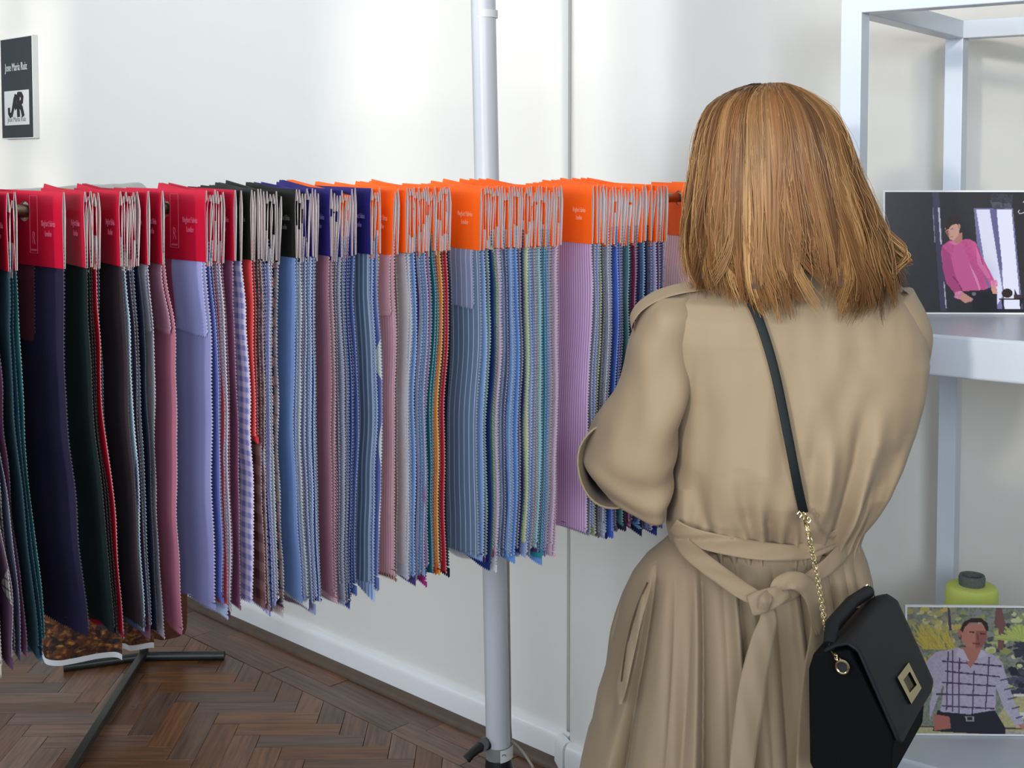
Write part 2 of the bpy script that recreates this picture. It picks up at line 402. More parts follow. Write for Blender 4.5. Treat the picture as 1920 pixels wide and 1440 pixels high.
_fm = {}
def fabric_mat(base, kind='plain', c2=None, sc_=.008, fr=.5):
    """kind: plain | stripe | check | band | dot"""
    key = (base, kind, c2, sc_, fr)
    if key in _fm: return _fm[key]
    G = 1.16
    def lin(c): return tuple(min(.9, v*G+.003) for v in srgb(c))
    m = mat('cloth_'+kind, lin(base), .9, spec=.08); _fm[key] = m
    nt = m.node_tree; b = nt.nodes['Principled BSDF']
    uv = nt.nodes.new('ShaderNodeUVMap'); sep = nt.nodes.new('ShaderNodeSeparateXYZ'); nt.links.new(uv.outputs[0], sep.inputs[0])
    def math_(op, a, bb):
        n = nt.nodes.new('ShaderNodeMath'); n.operation = op
        for i, q in enumerate((a, bb)):
            if q is None: continue
            if isinstance(q, (int, float)): n.inputs[i].default_value = q
            else: nt.links.new(q, n.inputs[i])
        return n.outputs[0]
    # thread texture
    wv = math_('MULTIPLY', math_('SINE', math_('MULTIPLY', sep.outputs[0], 5200), None), math_('SINE', math_('MULTIPLY', sep.outputs[1], 5200), None))
    fac = None
    if kind != 'plain' and c2:
        def st(axis, s=sc_, f=fr): return math_('LESS_THAN', math_('FRACT', math_('DIVIDE', axis, s), None), f)
        if kind == 'stripe': fac = st(sep.outputs[0])
        elif kind == 'check': fac = math_('MULTIPLY', math_('ADD', st(sep.outputs[0]), st(sep.outputs[1])), .5)
        elif kind == 'band': fac = st(sep.outputs[1])
        elif kind == 'grid': fac = math_('MAXIMUM', st(sep.outputs[0]), st(sep.outputs[1]))
        mx = nt.nodes.new('ShaderNodeMix'); mx.data_type = 'RGBA'; mx.inputs[6].default_value = (*lin(base), 1); mx.inputs[7].default_value = (*lin(c2), 1)
        nt.links.new(fac, mx.inputs[0]); nt.links.new(mx.outputs[2], b.inputs['Base Color'])
    bp = nt.nodes.new('ShaderNodeBump'); bp.inputs['Strength'].default_value = .25; bp.inputs['Distance'].default_value = .0003
    nt.links.new(wv, bp.inputs['Height']); nt.links.new(bp.outputs[0], b.inputs['Normal'])
    bl = lin(base); fr_ = mat('frayed_edge', tuple(v*.62+.24 for v in bl) if sum(bl) > .25 else tuple(v*.8+.05 for v in bl), .95, spec=.1)
    m['fray'] = fr_.name
    return m

PITCHF = 1.0
def wave(sw, u, v, seed):
    """sideways shift (along the rail) of cloth at rail position sw, width u, drop v"""
    g = min(1, max(0, v-.0)/.12)
    g = g*g*(3-2*g)
    big = .010*nz(sw*5.5, v*3.2, 1.7)+.006*nz(sw*9, v*7+u*2, 5.1)
    own = PITCHF*(.0030*nz(seed*3.1, v*11, u*7)+.0030*nz(seed*1.7+9, v*4, 2.2))
    return g*(big+own)
def fabric(parent, s_, phi, L, m, seed, width=.188, lean=0, tooth=.0052, u_end=None, z_start=None, off=0, name='swatch', v0=0):
    """sheet hanging from inside the card; local frame of the hanger: x along rail, y across (toward camera = -), z up"""
    z0 = TOPZ-CARD_H+.03 if z_start is None else z_start
    uh = width/2; ua, ub = -uh, (uh if u_end is None else u_end)
    rows = int(L/(tooth/2)); nc = 7; FP = (0, .17, .34, .5, .67, .84, .984, 1)
    vs = np.zeros(((rows+1)*(nc+1), 3)); uvs = np.zeros(((rows+1)*(nc+1), 2))
    k = 0
    fl = random.Random(int(seed*977)); curl = fl.uniform(-.005, .005)*PITCHF; drift = fl.uniform(-.002, .002)*PITCHF
    for i in range(rows+1):
        v = i*tooth/2
        zz = (tooth*.5 if i % 2 else -tooth*.5)
        # cache waves for few columns
        ws = [wave(s_, ua+(ub-ua)*c/nc, v+v0, seed) for c in (0, nc/2, nc)]
        for c in range(nc+1):
            f = FP[c]; u = ua+(ub-ua)*f
            wv = ws[0]*(1-f)*(1-2*f)+ws[1]*4*f*(1-f)+ws[2]*f*(2*f-1)
            # near edge is u=+uh (toward camera)
            uu = u
            if c == 0: uu -= zz
            if c == nc: uu += zz
            vv = v
            if i == rows: vv += (tooth*.45 if c % 2 else -tooth*.45)
            g = min(1, v/.1)
            g = min(1, (v+v0)/.1); fm_ = (u/uh+1)/2
            x = wv+lean*(v+v0)+curl*(2*fm_-1)**3*g*.6+drift*g+off*min(1, .25+v/.03)
            vs[k] = (x, -uu, z0-vv); uvs[k] = (u, v); k += 1
    # denser teeth on the bottom edge come from the extra hem strip
    fs = [(i*(nc+1)+c, i*(nc+1)+c+1, (i+1)*(nc+1)+c+1, (i+1)*(nc+1)+c) for i in range(rows) for c in range(nc)]
    vlist = [tuple(p) for p in vs]; ul = [tuple(p) for p in uvs]
    hb = rows*(nc+1); nt_ = int((ub-ua)/tooth)*2
    # hem: replace last straight row by pinked teeth
    base = len(vlist)
    for t in range(nt_+1):
        f = t/nt_; c = max(k_ for k_ in range(nc) if FP[k_] <= f+1e-9); fr = (f-FP[c])/(FP[c+1]-FP[c])
        a, b = vs[hb+c], vs[hb+c+1]
        p = a+(b-a)*fr; sk = .022*(nz(seed*5, f*1.6, 0))
        p0 = p.copy(); p0[2] = z0-L+tooth*.5
        vlist.append(tuple(p0)); ul.append((ua+(ub-ua)*f, L))
        p1 = p.copy(); p1[2] = z0-L-.006-(tooth*.36 if t % 2 else -tooth*.36)+sk
        vlist.append(tuple(p1)); ul.append((ua+(ub-ua)*f, L+.006))
    for t in range(nt_): fs.append((base+2*t, base+2*t+2, base+2*t+3, base+2*t+1))
    mi = [1 if (q % nc) == nc-1 else 0 for q in range(rows*nc)]+[0]*nt_
    o = mesh_obj(name, vlist, fs, [m, m.get('fray') and bpy.data.materials[m['fray']] or m], None, True, mi, uv=ul)
    o.parent = parent
    return o

# ---- palette for the cloth strips:  (base, kind, second, scale, fraction, words)
def P(b, k='plain', c=None, s=.008, f=.5, wd=''): return (b, k, c, s, f, wd)
sky = [P((128, 160, 205), wd='sky blue'), P((150, 170, 205), 'stripe', (205, 215, 230), .006, .5, 'pale blue striped'), P((110, 140, 190), 'stripe', (180, 195, 225), .004, .4, 'mid blue fine striped'),
       P((160, 175, 200), 'stripe', (90, 110, 160), .005, .3, 'grey blue striped'), P((175, 185, 205), wd='pale grey blue'), P((120, 150, 195), 'stripe', (200, 212, 230), .009, .35, 'blue and white striped'),
       P((90, 108, 150), wd='slate blue'), P((165, 175, 195), 'check', (110, 125, 165), .004, .5, 'small blue check')]
H_ = []  # (near px, card, palette tuple, options)
def add(px, card, pal, **kw): H_.append((px, card, pal, kw))
plum = P((120, 74, 108), wd='plum'); 
add(-62, 'R', P((120, 105, 100), 'check', (190, 175, 160), .012, .4, 'beige plaid')); add(-50, 'R', P((88, 62, 84), wd='dark mauve')); add(-38, 'R', P((165, 155, 150), 'grid', (80, 75, 85), .014, .2, 'cream windowpane'))
add(-24, 'R', P((92, 92, 118), wd='grey violet')); add(-8, 'R', P((150, 92, 128), wd='rose mauve'), L=.60)
add(15, 'R', P((44, 70, 80), wd='dark teal')); add(22, 'R', P((66, 120, 150), wd='petrol blue')); add(28, 'R', P((70, 138, 140), wd='sea green'))
add(120, 'R', P((40, 34, 62), 'stripe', (30, 26, 44), .004, .5, 'midnight purple'), hole=48, text=1, emblem=1, patch=((84, 38, 52), .07))
add(160, 'R', P((20, 32, 32), wd='blackish green'), text=1)
add(165, 'R', P((44, 36, 34), wd='dark brown')); add(170, 'R', P((60, 30, 36), wd='dark maroon')); add(177, 'O', P((172, 16, 40), wd='bright scarlet'), drop=.020); add(184, 'R', P((78, 90, 122), wd='slate blue'))
add(226, 'R', P((52, 42, 46), wd='charcoal brown'), text=1)
add(231, 'R', P((170, 188, 205), wd='icy blue')); add(236, 'R', P((84, 100, 140), wd='denim blue')); add(241, 'R', P((70, 66, 90), wd='dusk grey'))
add(246, 'R', P((104, 70, 92), wd='dusky plum')); add(250, 'R', P((156, 172, 196), wd='light steel blue')); add(257, 'R', P((26, 30, 50), wd='near-black navy'))
add(278, 'R', P((176, 170, 182), wd='silver white'), patch=((190, 188, 200), .0), faded=1)
add(305, 'R', P((160, 98, 116), wd='dusty pink'), text=1, patch=((150, 105, 122), .0))
add(388, 'R', P((126, 128, 172), wd='broad lavender'), hole=310, text=1, emblem=1, patch=((140, 64, 94), .075), patch2=((140, 144, 190), .0))
add(393, 'R', P((84, 92, 160), wd='periwinkle'), dL=-.035); add(398, 'R', P((92, 110, 170), wd='cornflower'), dL=-.03); add(403, 'R', P((210, 84, 94), wd='coral red'))
add(408, 'R', P((168, 184, 214), wd='powder blue')); add(413, 'R', P((214, 196, 204), wd='blush white')); add(418, 'R', P((132, 70, 104), wd='raspberry mauve'))
add(441, 'R', P((150, 90, 124), wd='mauve rose'), text=1)
add(452, 'K', P((200, 190, 210), 'check', (120, 120, 180), .016, .5, 'pink and blue gingham'))
add(472, 'K', P((208, 66, 66), wd='poppy red'), L=.34, text=1); add(477, 'K', P((198, 60, 66), wd='tomato red'), L=.33)
add(484, 'K', P((134, 96, 96), 'check', (90, 50, 52), .03, .5, 'brown plaid')); add(489, 'K', P((150, 116, 120), 'check', (92, 60, 70), .024, .5, 'rust plaid'))
add(494, 'K', P((190, 194, 222), 'grid', (84, 96, 160), .010, .22, 'blue windowpane')); add(500, 'K', P((176, 184, 216), 'grid', (60, 70, 130), .012, .3, 'madras blue'))
add(506, 'K', P((178, 178, 215), wd='lilac white')); add(512, 'K', P((206, 214, 208), wd='mint white')); add(518, 'K', P((60, 50, 80), 'band', (190, 120, 120), .030, .5, 'navy and red block'))
add(526, 'K', P((206, 196, 192), 'grid', (150, 120, 130), .045, .06, 'cream windowpane')); 
add(556, 'K', P((106, 132, 180), wd='cornflower blue'), text=1)
add(561, 'K', P((128, 146, 200), wd='hyacinth blue')); add(566, 'K', P((206, 212, 210), wd='chalk white')); add(571, 'K', P((132, 108, 134), wd='heather'), L=.58)
add(576, 'N', P((150, 160, 188), 'stripe', (96, 106, 150), .004, .5, 'grey blue pinstripe')); add(581, 'N', P((146, 160, 190), wd='misty blue'))
add(586, 'N', P((152, 160, 205), 'stripe', (184, 196, 226), .01, .5, 'lavender blue banded')); add(591, 'N', P((160, 178, 210), 'stripe', (44, 58, 130), .008, .45, 'navy and white striped')); add(596, 'N', P((196, 206, 226), 'stripe', (44, 56, 124), .006, .45, 'white and navy striped'))
add(621, 'N', P((140, 92, 110), 'stripe', (170, 120, 134), .004, .4, 'old rose fine striped'), text=1)
add(626, 'N', P((190, 140, 152), 'check', (220, 190, 196), .004, .5, 'pink mini check')); add(631, 'N', P((178, 110, 130), wd='carnation pink')); add(636, 'N', P((134, 132, 150), 'check', (80, 84, 110), .003, .5, 'grey houndstooth')); add(641, 'N', P((110, 112, 134), 'check', (170, 172, 190), .003, .5, 'speckled grey'))
add(646, 'O', P((148, 150, 168), 'check', (90, 94, 120), .003, .5, 'salt and pepper')); add(650, 'O', P((90, 110, 160), 'stripe', (140, 160, 200), .005, .5, 'blue shaded stripe')); add(655, 'O', P((60, 84, 150), wd='royal blue'))
add(660, 'N', P((52, 68, 140), wd='ultramarine')); add(666, 'N', P((84, 104, 166), wd='marine blue'))
add(697, 'N', P((96, 112, 134), 'stripe', (150, 170, 196), .014, .35, 'steel blue bold striped'), text=1)
add(702, 'O', P((122, 150, 196), 'stripe', (176, 196, 226), .01, .5, 'sky bold striped')); add(707, 'O', P((100, 112, 166), wd='dusk blue')); add(712, 'O', P((212, 214, 200), wd='ivory'))
add(740, 'O', P((186, 140, 152), 'stripe', (200, 160, 172), .008, .4, 'rose pink striped'), text=1, drop=.012, patch=((196, 152, 164), .0), tilt=4)
add(746, 'O', P((170, 140, 130), 'stripe', (124, 84, 72), .008, .4, 'tan striped'), drop=.008)
add(763, 'O', P((192, 180, 182), wd='pale beige pink'))
dense1 = [P((180, 182, 196), wd='stone blue'), sky[1], sky[0], P((72, 60, 110), wd='grape'), sky[2], P((196, 204, 224), wd='bluish white'), sky[5], sky[3], P((168, 48, 130), wd='magenta'), P((190, 196, 226), wd='frost lilac'), P((18, 90, 100), wd='bottle teal'), P((28, 134, 144), wd='turquoise')]
for i, p in enumerate(dense1): add(768+i*4.35, 'O', p)
add(822, 'O', P((216, 90, 46), wd='burnt orange'), drop=.016); add(826, 'O', P((238, 176, 66), 'stripe', (216, 150, 60), .004, .5, 'amber yellow')); add(830, 'O', P((40, 40, 46), 'stripe', (200, 196, 200), .01, .2, 'black pinstripe'))
add(834, 'O', P((206, 58, 50), wd='vermilion')); add(838, 'O', P((180, 36, 48), wd='cardinal red')); add(842, 'O', P((22, 26, 46), wd='ink navy'))
add(903, 'O', P((98, 114, 138), 'stripe', (168, 184, 208), .0125, .14, 'grey blue pinstriped'), hole=826, text=1, drop=.006, tilt=2, patch=((132, 140, 168), 'S'), wd=0)
d2 = [P((140, 170, 215), wd='clear blue'), P((86, 50, 100), wd='aubergine'), P((150, 200, 180), wd='mint'), P((28, 44, 100), wd='deep navy'), P((100, 170, 112), wd='leaf green'), P((168, 44, 110), wd='cerise'),
      P((214, 194, 214), wd='palest pink'), P((220, 222, 228), wd='white'), P((44, 56, 104), 'check', (190, 196, 215), .003, .5, 'navy speckle'), P((130, 138, 160), 'check', (60, 74, 110), .003, .5, 'pewter check'), P((86, 108, 168), wd='lapis blue'),
      P((130, 170, 220), wd='baby blue'), sky[1], P((106, 150, 212), wd='azure'), P((90, 120, 190), 'check', (160, 186, 226), .003, .5, 'azure mini check'), P((146, 144, 164), 'check', (100, 100, 126), .003, .5, 'dove grey'),
      P((40, 50, 90), wd='night blue'), P((150, 176, 220), wd='ice blue'), P((204, 208, 160), wd='pale lime'), P((170, 186, 226), wd='lilac blue'), P((120, 150, 205), wd='bluebell'), P((160, 160, 172), 'stripe', (110, 110, 130), .004, .4, 'ash grey striped'),
      P((180, 160, 160), wd='mushroom'), P((90, 160, 170), 'check', (200, 215, 215), .004, .5, 'aqua check'), P((80, 60, 110), wd='violet'), P((40, 140, 150), wd='peacock'), P((110, 150, 210), wd='pool blue'), P((150, 150, 190), 'stripe', (80, 80, 140), .004, .5, 'violet pinstripe'), 
      P((196, 190, 180), wd='oatmeal'), P((150, 130, 160), wd='mallow'), P((200, 170, 190), wd='shell pink'), P((206, 150, 170), 'check', (230, 205, 215), .004, .5, 'pink speckle')]
xs = np.linspace(909, 1052, len(d2))
for i, p in enumerate(d2): add(float(xs[i]), 'O', p, drop=(.014 if i in (3, 7, 11, 17, 25) else 0))
add(1112, 'O', P((190, 160, 194), 'stripe', (136, 104, 140), .0062, .3, 'lavender pink pinstriped'), text=1)
d3 = [P((150, 150, 166), 'check', (90, 92, 116), .003, .5, 'grey speckled'), P((140, 150, 200), wd='wisteria'), P((196, 200, 150), 'check', (120, 130, 110), .004, .5, 'olive check'), P((90, 88, 96), wd='graphite'), P((170, 170, 186), 'stripe', (80, 80, 100), .004, .5, 'silver striped'),
      P((128, 132, 156), 'check', (190, 190, 205), .003, .5, 'mid grey check'), P((26, 40, 96), wd='royal navy'), P((70, 100, 190), wd='cobalt'), P((60, 84, 170), wd='sapphire'), P((96, 100, 128), wd='iron grey'), P((40, 50, 80), 'check', (120, 126, 150), .003, .5, 'storm check'),
      P((70, 110, 120), wd='lagoon'), P((50, 44, 64), wd='shadow purple'), P((110, 36, 76), wd='burgundy'), P((128, 44, 88), 'check', (200, 170, 190), .004, .3, 'burgundy dotted'), P((50, 52, 96), wd='indigo'), P((90, 130, 170), wd='harbour blue'),
      P((26, 34, 66), wd='blue black'), P((110, 100, 130), 'check', (60, 50, 80), .003, .5, 'smoky violet check'), P((130, 136, 180), wd='thistle blue'), P((150, 150, 184), wd='fog lilac'), P((96, 60, 110), wd='amethyst'), P((46, 58, 130), wd='admiral blue'), P((84, 90, 150), 'stripe', (160, 160, 200), .004, .4, 'indigo pinstripe')]
xs = np.linspace(1120, 1250, len(d3))
for i, p in enumerate(d3): add(float(xs[i]), 'O', p, drop=(.014 if i in (2, 8, 11, 16, 20) else 0))
add(1330, 'O', P((214, 172, 178), 'stripe', (232, 206, 206), .008, .5, 'light pink striped'), hole=1274, face=1, L=.40)
add(1392, 'O', P((150, 160, 190), wd='grey lilac'))

CW = {'R': 'crimson', 'K': 'black', 'N': 'navy', 'O': 'orange'}
M_foil = {'R': mat('silver_foil_on_crimson', srgb((214, 96, 122)), .5), 'K': mat('grey_foil', srgb((96, 96, 92)), .5), 'N': mat('violet_foil', srgb((122, 112, 184)), .5), 'O': mat('pale_foil', srgb((255, 176, 140)), .5)}
landmark = {}
lastmark = None; cnt = 0
H_.sort(key=lambda t: t[0])
BOT = [(-80, 1240), (0, 1232), (50, 1225), (155, 1190), (215, 1188), (310, 1180), (340, 1168), (415, 1153), (440, 1150), (480, 1140), (570, 1130), (650, 1112), (720, 1096), (800, 1075), (845, 1060), (900, 1045), (940, 1040), (1040, 1026), (1105, 1002), (1210, 980), (1400, 950)]
for idx, (px, cd, pal, kw) in enumerate(H_):
    rnd = random.Random(idx*31+5)
    phi = 0.0
    if 'hole' in kw:
        s_ = s_rail(kw['hole']); P0 = R0+RD*s_
        # turn so that the near edge lands on px
        best = None
        for a in np.linspace(-1.45, .5, 391):
            d = (Matrix.Rotation(-a, 3, 'Z') @ RN) if False else Vector((RN.x*math.cos(a)-RN.y*math.sin(a), RN.x*math.sin(a)+RN.y*math.cos(a), 0))
            q = P0+d*HH; e = abs(960+F*q.x/q.y-px)
            if best is None or e < best[0]: best = (e, a)
        for a in (np.linspace(0, 1.2, 241)):
            d = Vector((RN.x*math.cos(a)-RN.y*math.sin(a), RN.x*math.sin(a)+RN.y*math.cos(a), 0)); q = P0+d*HH; e = abs(960+F*q.x/q.y-px)
            if e < best[0]: best = (e, a)
            if e < 1.0: best = (e, a); break
        phi = best[1]
    else:
        s_ = s_of(px)
    pos = R0+RD*s_
    wide = idx > 0 and px-H_[idx-1][0] > 15
    words = pal[5]
    # label
    nxt = H_[idx+1][0] if idx+1 < len(H_) else px+50
    words = words.replace('-', ' ')
    if len(words.split()) > 3: words = words.replace(' fine', '').replace(' bold', '').replace(' shaded', '')
    if wide:
        lab = '%s hanger turned wide open, broad face of %s cloth below its header card' % (CW[cd], words); lastmark = words; cnt = 0
    elif lastmark is None:
        lab = '%s header card on %s cloth, near the left end of the rail' % (CW[cd], words)
    else:
        cnt += 1
        o_ = 'next' if cnt == 1 else ('%d%s' % (cnt, {2: 'nd', 3: 'rd', 21: 'st', 22: 'nd', 23: 'rd', 31: 'st', 32: 'nd', 33: 'rd'}.get(cnt, 'th')))
        lab = '%s hanger, %s cloth, %s right of the %s face' % (CW[cd], words, o_, lastmark)
    hg = thing('swatch_hanger', lab, 'fabric swatch', pos, 'fabric swatch hangers on the rail')
    base_ang = math.atan2(RD.y, RD.x)
    hg.rotation_euler = (0, 0, base_ang+phi)
    drop = kw.get('drop', 0)
    c = link('card', cards[cd][0 if (kw.get('text') or wide) else rnd.randrange(6)], hg)
    tilt = math.radians(kw.get('tilt', 0) or (rnd.choice((0, 0, 1, 1.5, 2, 4.5, 6.5)) if not wide else .6))
    c.rotation_euler = (tilt, math.radians(rnd.uniform(-.6, .6)), 0)
    c.location = (0, 0, 0)
    # cloth length from the bottom line of the photograph
    q = pos+(RN*HH)
    yb = float(np.interp(px, [b[0] for b in BOT], [b[1] for b in BOT]))
    zb = at(px, yb, q.y).z
    z0 = TOPZ-CARD_H+.03
    L = (pos.z+z0-zb)+rnd.uniform(-.006, .010)+(rnd.choice((0, 0, 0, -.012, .012)))
    if 'L' in kw: L = min(L, kw['L']*1.0) if kw['L'] > .5 else L*(kw['L']/.6)*1.0
    L += kw.get('dL', 0)
    if px in (472, 477): L = .30
    fm = fabric_mat(*pal[:5])
    lean = float(np.interp(px, (-60, 120, 300, 420, 720, 900, 1400), (.06, .05, .04, .02, .0, -.005, -.01)))
    PITCHF = max(.25, min(1.6, min(px-H_[idx-1][0] if idx else 9, nxt-px)/7.0))
    f = fabric(hg, s_, phi, max(.2, L), fm, idx*.37+1, lean=lean, width=.19+rnd.uniform(-.006, .008))
    if not wide: f['label'] = '%s cloth' % words
    if 'patch' in kw:
        pc, ofs = kw['patch']
        pm = fabric_mat(pc) if ofs != 'S' else fabric_mat(pc, 'stripe', (186, 190, 214), .0125, .14)
        ue = (.094-ofs) if ofs != 'S' else .085
        p_ = fabric(hg, s_, phi, .100, pm, idx*.37+1, lean=lean, width=.19, u_end=ue-.004, off=-.0030, name='small_swatch', z_start=TOPZ-CARD_H+.003, v0=.027)
        p_['label'] = 'small overlapping cloth sample'
    if 'patch2' in kw:
        p_ = fabric(hg, s_, phi, .110, fabric_mat(kw['patch2'][0]), idx*.37+1, lean=lean, width=.19, u_end=.088, off=-.0016, name='small_swatch', z_start=TOPZ-CARD_H+.003, v0=.027); p_['label'] = 'small overlapping lavender sample'
    if kw.get('text') or wide:
        mF = M_foil[cd]
        # text sits on the left-facing leaf: local -x side; u runs toward camera (-y)
        bx = -.0031
        def MT(y, z): return Matrix.Translation((bx, y, z)) @ Matrix(((0, 0, -1, 0), (-1, 0, 0, 0), (0, 1, 0, 0), (0, 0, 0, 1)))
        uc = -.064
        for bdy, z in (('Ringhart Fabrics', -.016), ('London', -.030)):
            t = text('lettering', bdy, mF, .0120, MT(uc, z), None, xscale=.46, extrude=.0003); t.parent = c; t.location = (0, 0, 0)
        if kw.get('emblem'):
            fr = MB(); zt, zb_ = .022, -.058
            ue_ = -.016
            for (ya, yb2, za, zb3) in ((ue_, ue_, zt, zb_), (ue_-.020, ue_-.020, zt, zb_)):
                fr.frame_box((bx, ya, (za+zb3)/2), (.0003, 0, 0), (0, .0003, 0), (0, 0, (za-zb3)/2))
            for zz in (zt, zb_): fr.frame_box((bx, ue_-.010, zz), (.0003, 0, 0), (0, .0103, 0), (0, 0, .0003))
            ob = mesh_obj('emblem_frame', fr.v, fr.f, mF, None, False); ob.parent = c
            t = text('emblem', 'R', mF, .027, MT(ue_-.010, -.038), None, xscale=.5, extrude=.0003, offset=-.0004); t.parent = c; t.location = (0, 0, 0)
            t = text('emblem_line', 'LONDON', mF, .004, MT(ue_-.010, -.054), None, xscale=.8, extrude=.0003); t.parent = c; t.location = (0, 0, 0)

# ---------------------------------------------------------------- second rail behind, with the printed cloths
r2 = thing('rail_stand', 'dark steel rail stand with T shaped foot on the parquet', 'clothes rail', (-1.147, 3.9, 0))
J = floor_at(270, 1229, .016); e1 = floor_at(119, 1251, .014); e2 = floor_at(421, 1229, .014); nb = floor_at(136, 1440, .018); nb = J+(nb-J)*1.9
mb = MB(); mb.tube([e1, Vector((J.x, J.y, .014)), e2], .0135, 14); mb.build('foot', M_gun, r2, smooth=True)
mb = MB(); mb.bar(J+Vector((0, 0, .006)), nb+Vector((0, 0, .004)), .022, .022); mb.build('base_bar', M_gun, r2, bevel=.002)
TJ = Vector((J.x, J.y, 1.385))
mb = MB(); mb.tube([J, TJ], .0135, 16); mb.build('upright', M_gun, r2, smooth=True)
RB = TJ+(nb-J).normalized()*2.6; RB.z = 1.385
mb = MB(); mb.tube([TJ+Vector((0, .05, 0)), RB], .012, 14); mb.build('rail', M_gun, r2, smooth=True)
mb = MB(); mb.tube([Vector((RB.x, RB.y, .02)), RB-Vector((0, 0, .002))], .0135, 16); mb.build('upright', M_gun, r2, smooth=True)
mb = MB(); mb.tube([Vector((RB.x-.24, RB.y, .016)), Vector((RB.x+.24, RB.y, .016))], .0135, 14); mb.build('foot', M_gun, r2, smooth=True)
# rolled translucent sheet on top
M_roll = mat('dull_plastic_film', srgb((168, 170, 166)), .3, bump=(14, .5, .01), var=(6, .1))
mb = MB(); d_ = (RB-TJ).normalized(); n_ = 40; pts = [TJ+d_*(-.06+t*2.2/n_)+Vector((0, 0, .054)) for t in range(n_+1)]
rad = [.0]+[.030+.004*nz(t*.35, 3) for t in range(1, n_)]+[.02]
mb.tube(pts, rad, 18)
ro = mb.build('plastic_roll', M_roll, smooth=True); tag(ro, 'pale grey plastic roll lying along the top of the rear rail', 'roll')
# leaf print
def leaf_mat():
    m = mat('autumn_leaf_print', (1, 1, 1), .7); nt = m.node_tree; b = nt.nodes['Principled BSDF']
    tc = nt.nodes.new('ShaderNodeTexCoord'); mp = nt.nodes.new('ShaderNodeMapping'); mp.inputs['Scale'].default_value = (1, 1, 1.5); nt.links.new(tc.outputs['Object'], mp.inputs[0])
    v = nt.nodes.new('ShaderNodeTexVoronoi'); v.inputs['Scale'].default_value = 55; v.inputs['Randomness'].default_value = 1
    n = nt.nodes.new('ShaderNodeTexNoise'); n.inputs['Scale'].default_value = 30; n.inputs['Detail'].default_value = 3
    ad = nt.nodes.new('ShaderNodeVectorMath'); ad.operation = 'MULTIPLY_ADD'; ad.inputs[1].default_value = (.05, .05, .05); nt.links.new(n.outputs['Color'], ad.inputs[0]); nt.links.new(mp.outputs[0], ad.inputs[2]); nt.links.new(mp.outputs[0], n.inputs[0])
    nt.links.new(ad.outputs[0], v.inputs[0])
    sp_ = nt.nodes.new('ShaderNodeSeparateColor'); nt.links.new(v.outputs['Color'], sp_.inputs[0])
    cr = nt.nodes.new('ShaderNodeValToRGB'); cr.color_ramp.interpolation = 'LINEAR'
    els = [(0, (40, 22, 14)), (.3, (96, 52, 26)), (.5, (150, 88, 36)), (.7, (176, 118, 52)), (.85, (120, 60, 34)), (1, (196, 150, 84))]
    cr.color_ramp.elements[0].color = (*srgb(els[0][1]), 1); cr.color_ramp.elements[1].color = (*srgb(els[-1][1]), 1)
    for p_, c_ in els[1:-1]: e = cr.color_ramp.elements.new(p_); e.color = (*srgb(c_), 1)
    nt.links.new(sp_.outputs[0], cr.inputs[0])
    cr2 = nt.nodes.new('ShaderNodeValToRGB'); cr2.color_ramp.elements[0].position = .1; cr2.color_ramp.elements[0].color = (1, 1, 1, 1); cr2.color_ramp.elements[1].position = .55; cr2.color_ramp.elements[1].color = (.25, .2, .18, 1)
    nt.links.new(v.outputs['Distance'], cr2.inputs[0])
    mx = nt.nodes.new('ShaderNodeMix'); mx.data_type = 'RGBA'; mx.blend_type = 'MULTIPLY'; mx.inputs[0].default_value = 1; nt.links.new(cr.outputs[0], mx.inputs[6]); nt.links.new(cr2.outputs[0], mx.inputs[7])
    nt.links.new(mx.outputs[2], b.inputs['Base Color']); return m
M_leaf = leaf_mat(); M_hem = mat('white_print_border', srgb((214, 216, 220)), .6)
def sheet(name, tops, bots, Ya, Yb, m, amp, parent, hem=None, n=36, rows=30):
    """hanging sheet between two px columns; bots: list of (px,y)"""
    vs = []; fs = []; mi = []
    xa, xb = bots[0][0], bots[-1][0]
    for j in range(rows+1):
        for i in range(n+1):
            f = i/n; px = xa+(xb-xa)*f; Y = Ya+(Yb-Ya)*f
            yb = float(np.interp(px, [b[0] for b in bots], [b[1] for b in bots])); bt = at(px, yb, Y)
            t = j/rows; z = tops+(bt.z-tops)*t
            vs.append((bt.x+amp*.5*math.sin(f*9+1)*t, Y+amp*math.sin(f*7+t*2)*t, z))
    for j in range(rows):
        for i in range(n): fs.append((j*(n+1)+i, j*(n+1)+i+1, (j+1)*(n+1)+i+1, (j+1)*(n+1)+i)); mi.append(1 if hem and j == rows-1 else 0)
    return mesh_obj(name, vs, fs, [m, M_hem], parent, True, mi)
pc1 = thing('printed_cloth', 'autumn leaf print with white border hanging behind the dark swatches', 'cloth', (0, 0, 0))
o = sheet('print', 1.38, [(40, 1200), (60, 1222), (92, 1238), (130, 1242), (170, 1239), (232, 1241)], 3.5, 3.55, M_leaf, .03, pc1, hem=True, rows=80)
pc2 = thing('printed_cloth', 'narrower leaf printed panel with white hem beside the rail foot', 'cloth', (0, 0, 0))
sheet('print', 1.38, [(225, 1218), (260, 1218), (290, 1216)], 3.72, 3.74, M_leaf, .01, pc2, hem=True, rows=80, n=12)
M_brown = mat('rust_brown_cloth', srgb((92, 44, 28)), .8, var=(40, .5))
pc3 = thing('brown_cloth', 'rust brown cloth with rounded corner behind the pink swatch', 'cloth', (0, 0, 0))
sheet('cloth', 1.38, [(284, 1200), (300, 1199), (330, 1196), (343, 1190), (350, 1178), (352, 1160)], 3.9, 3.92, M_brown, .01, pc3, n=30)
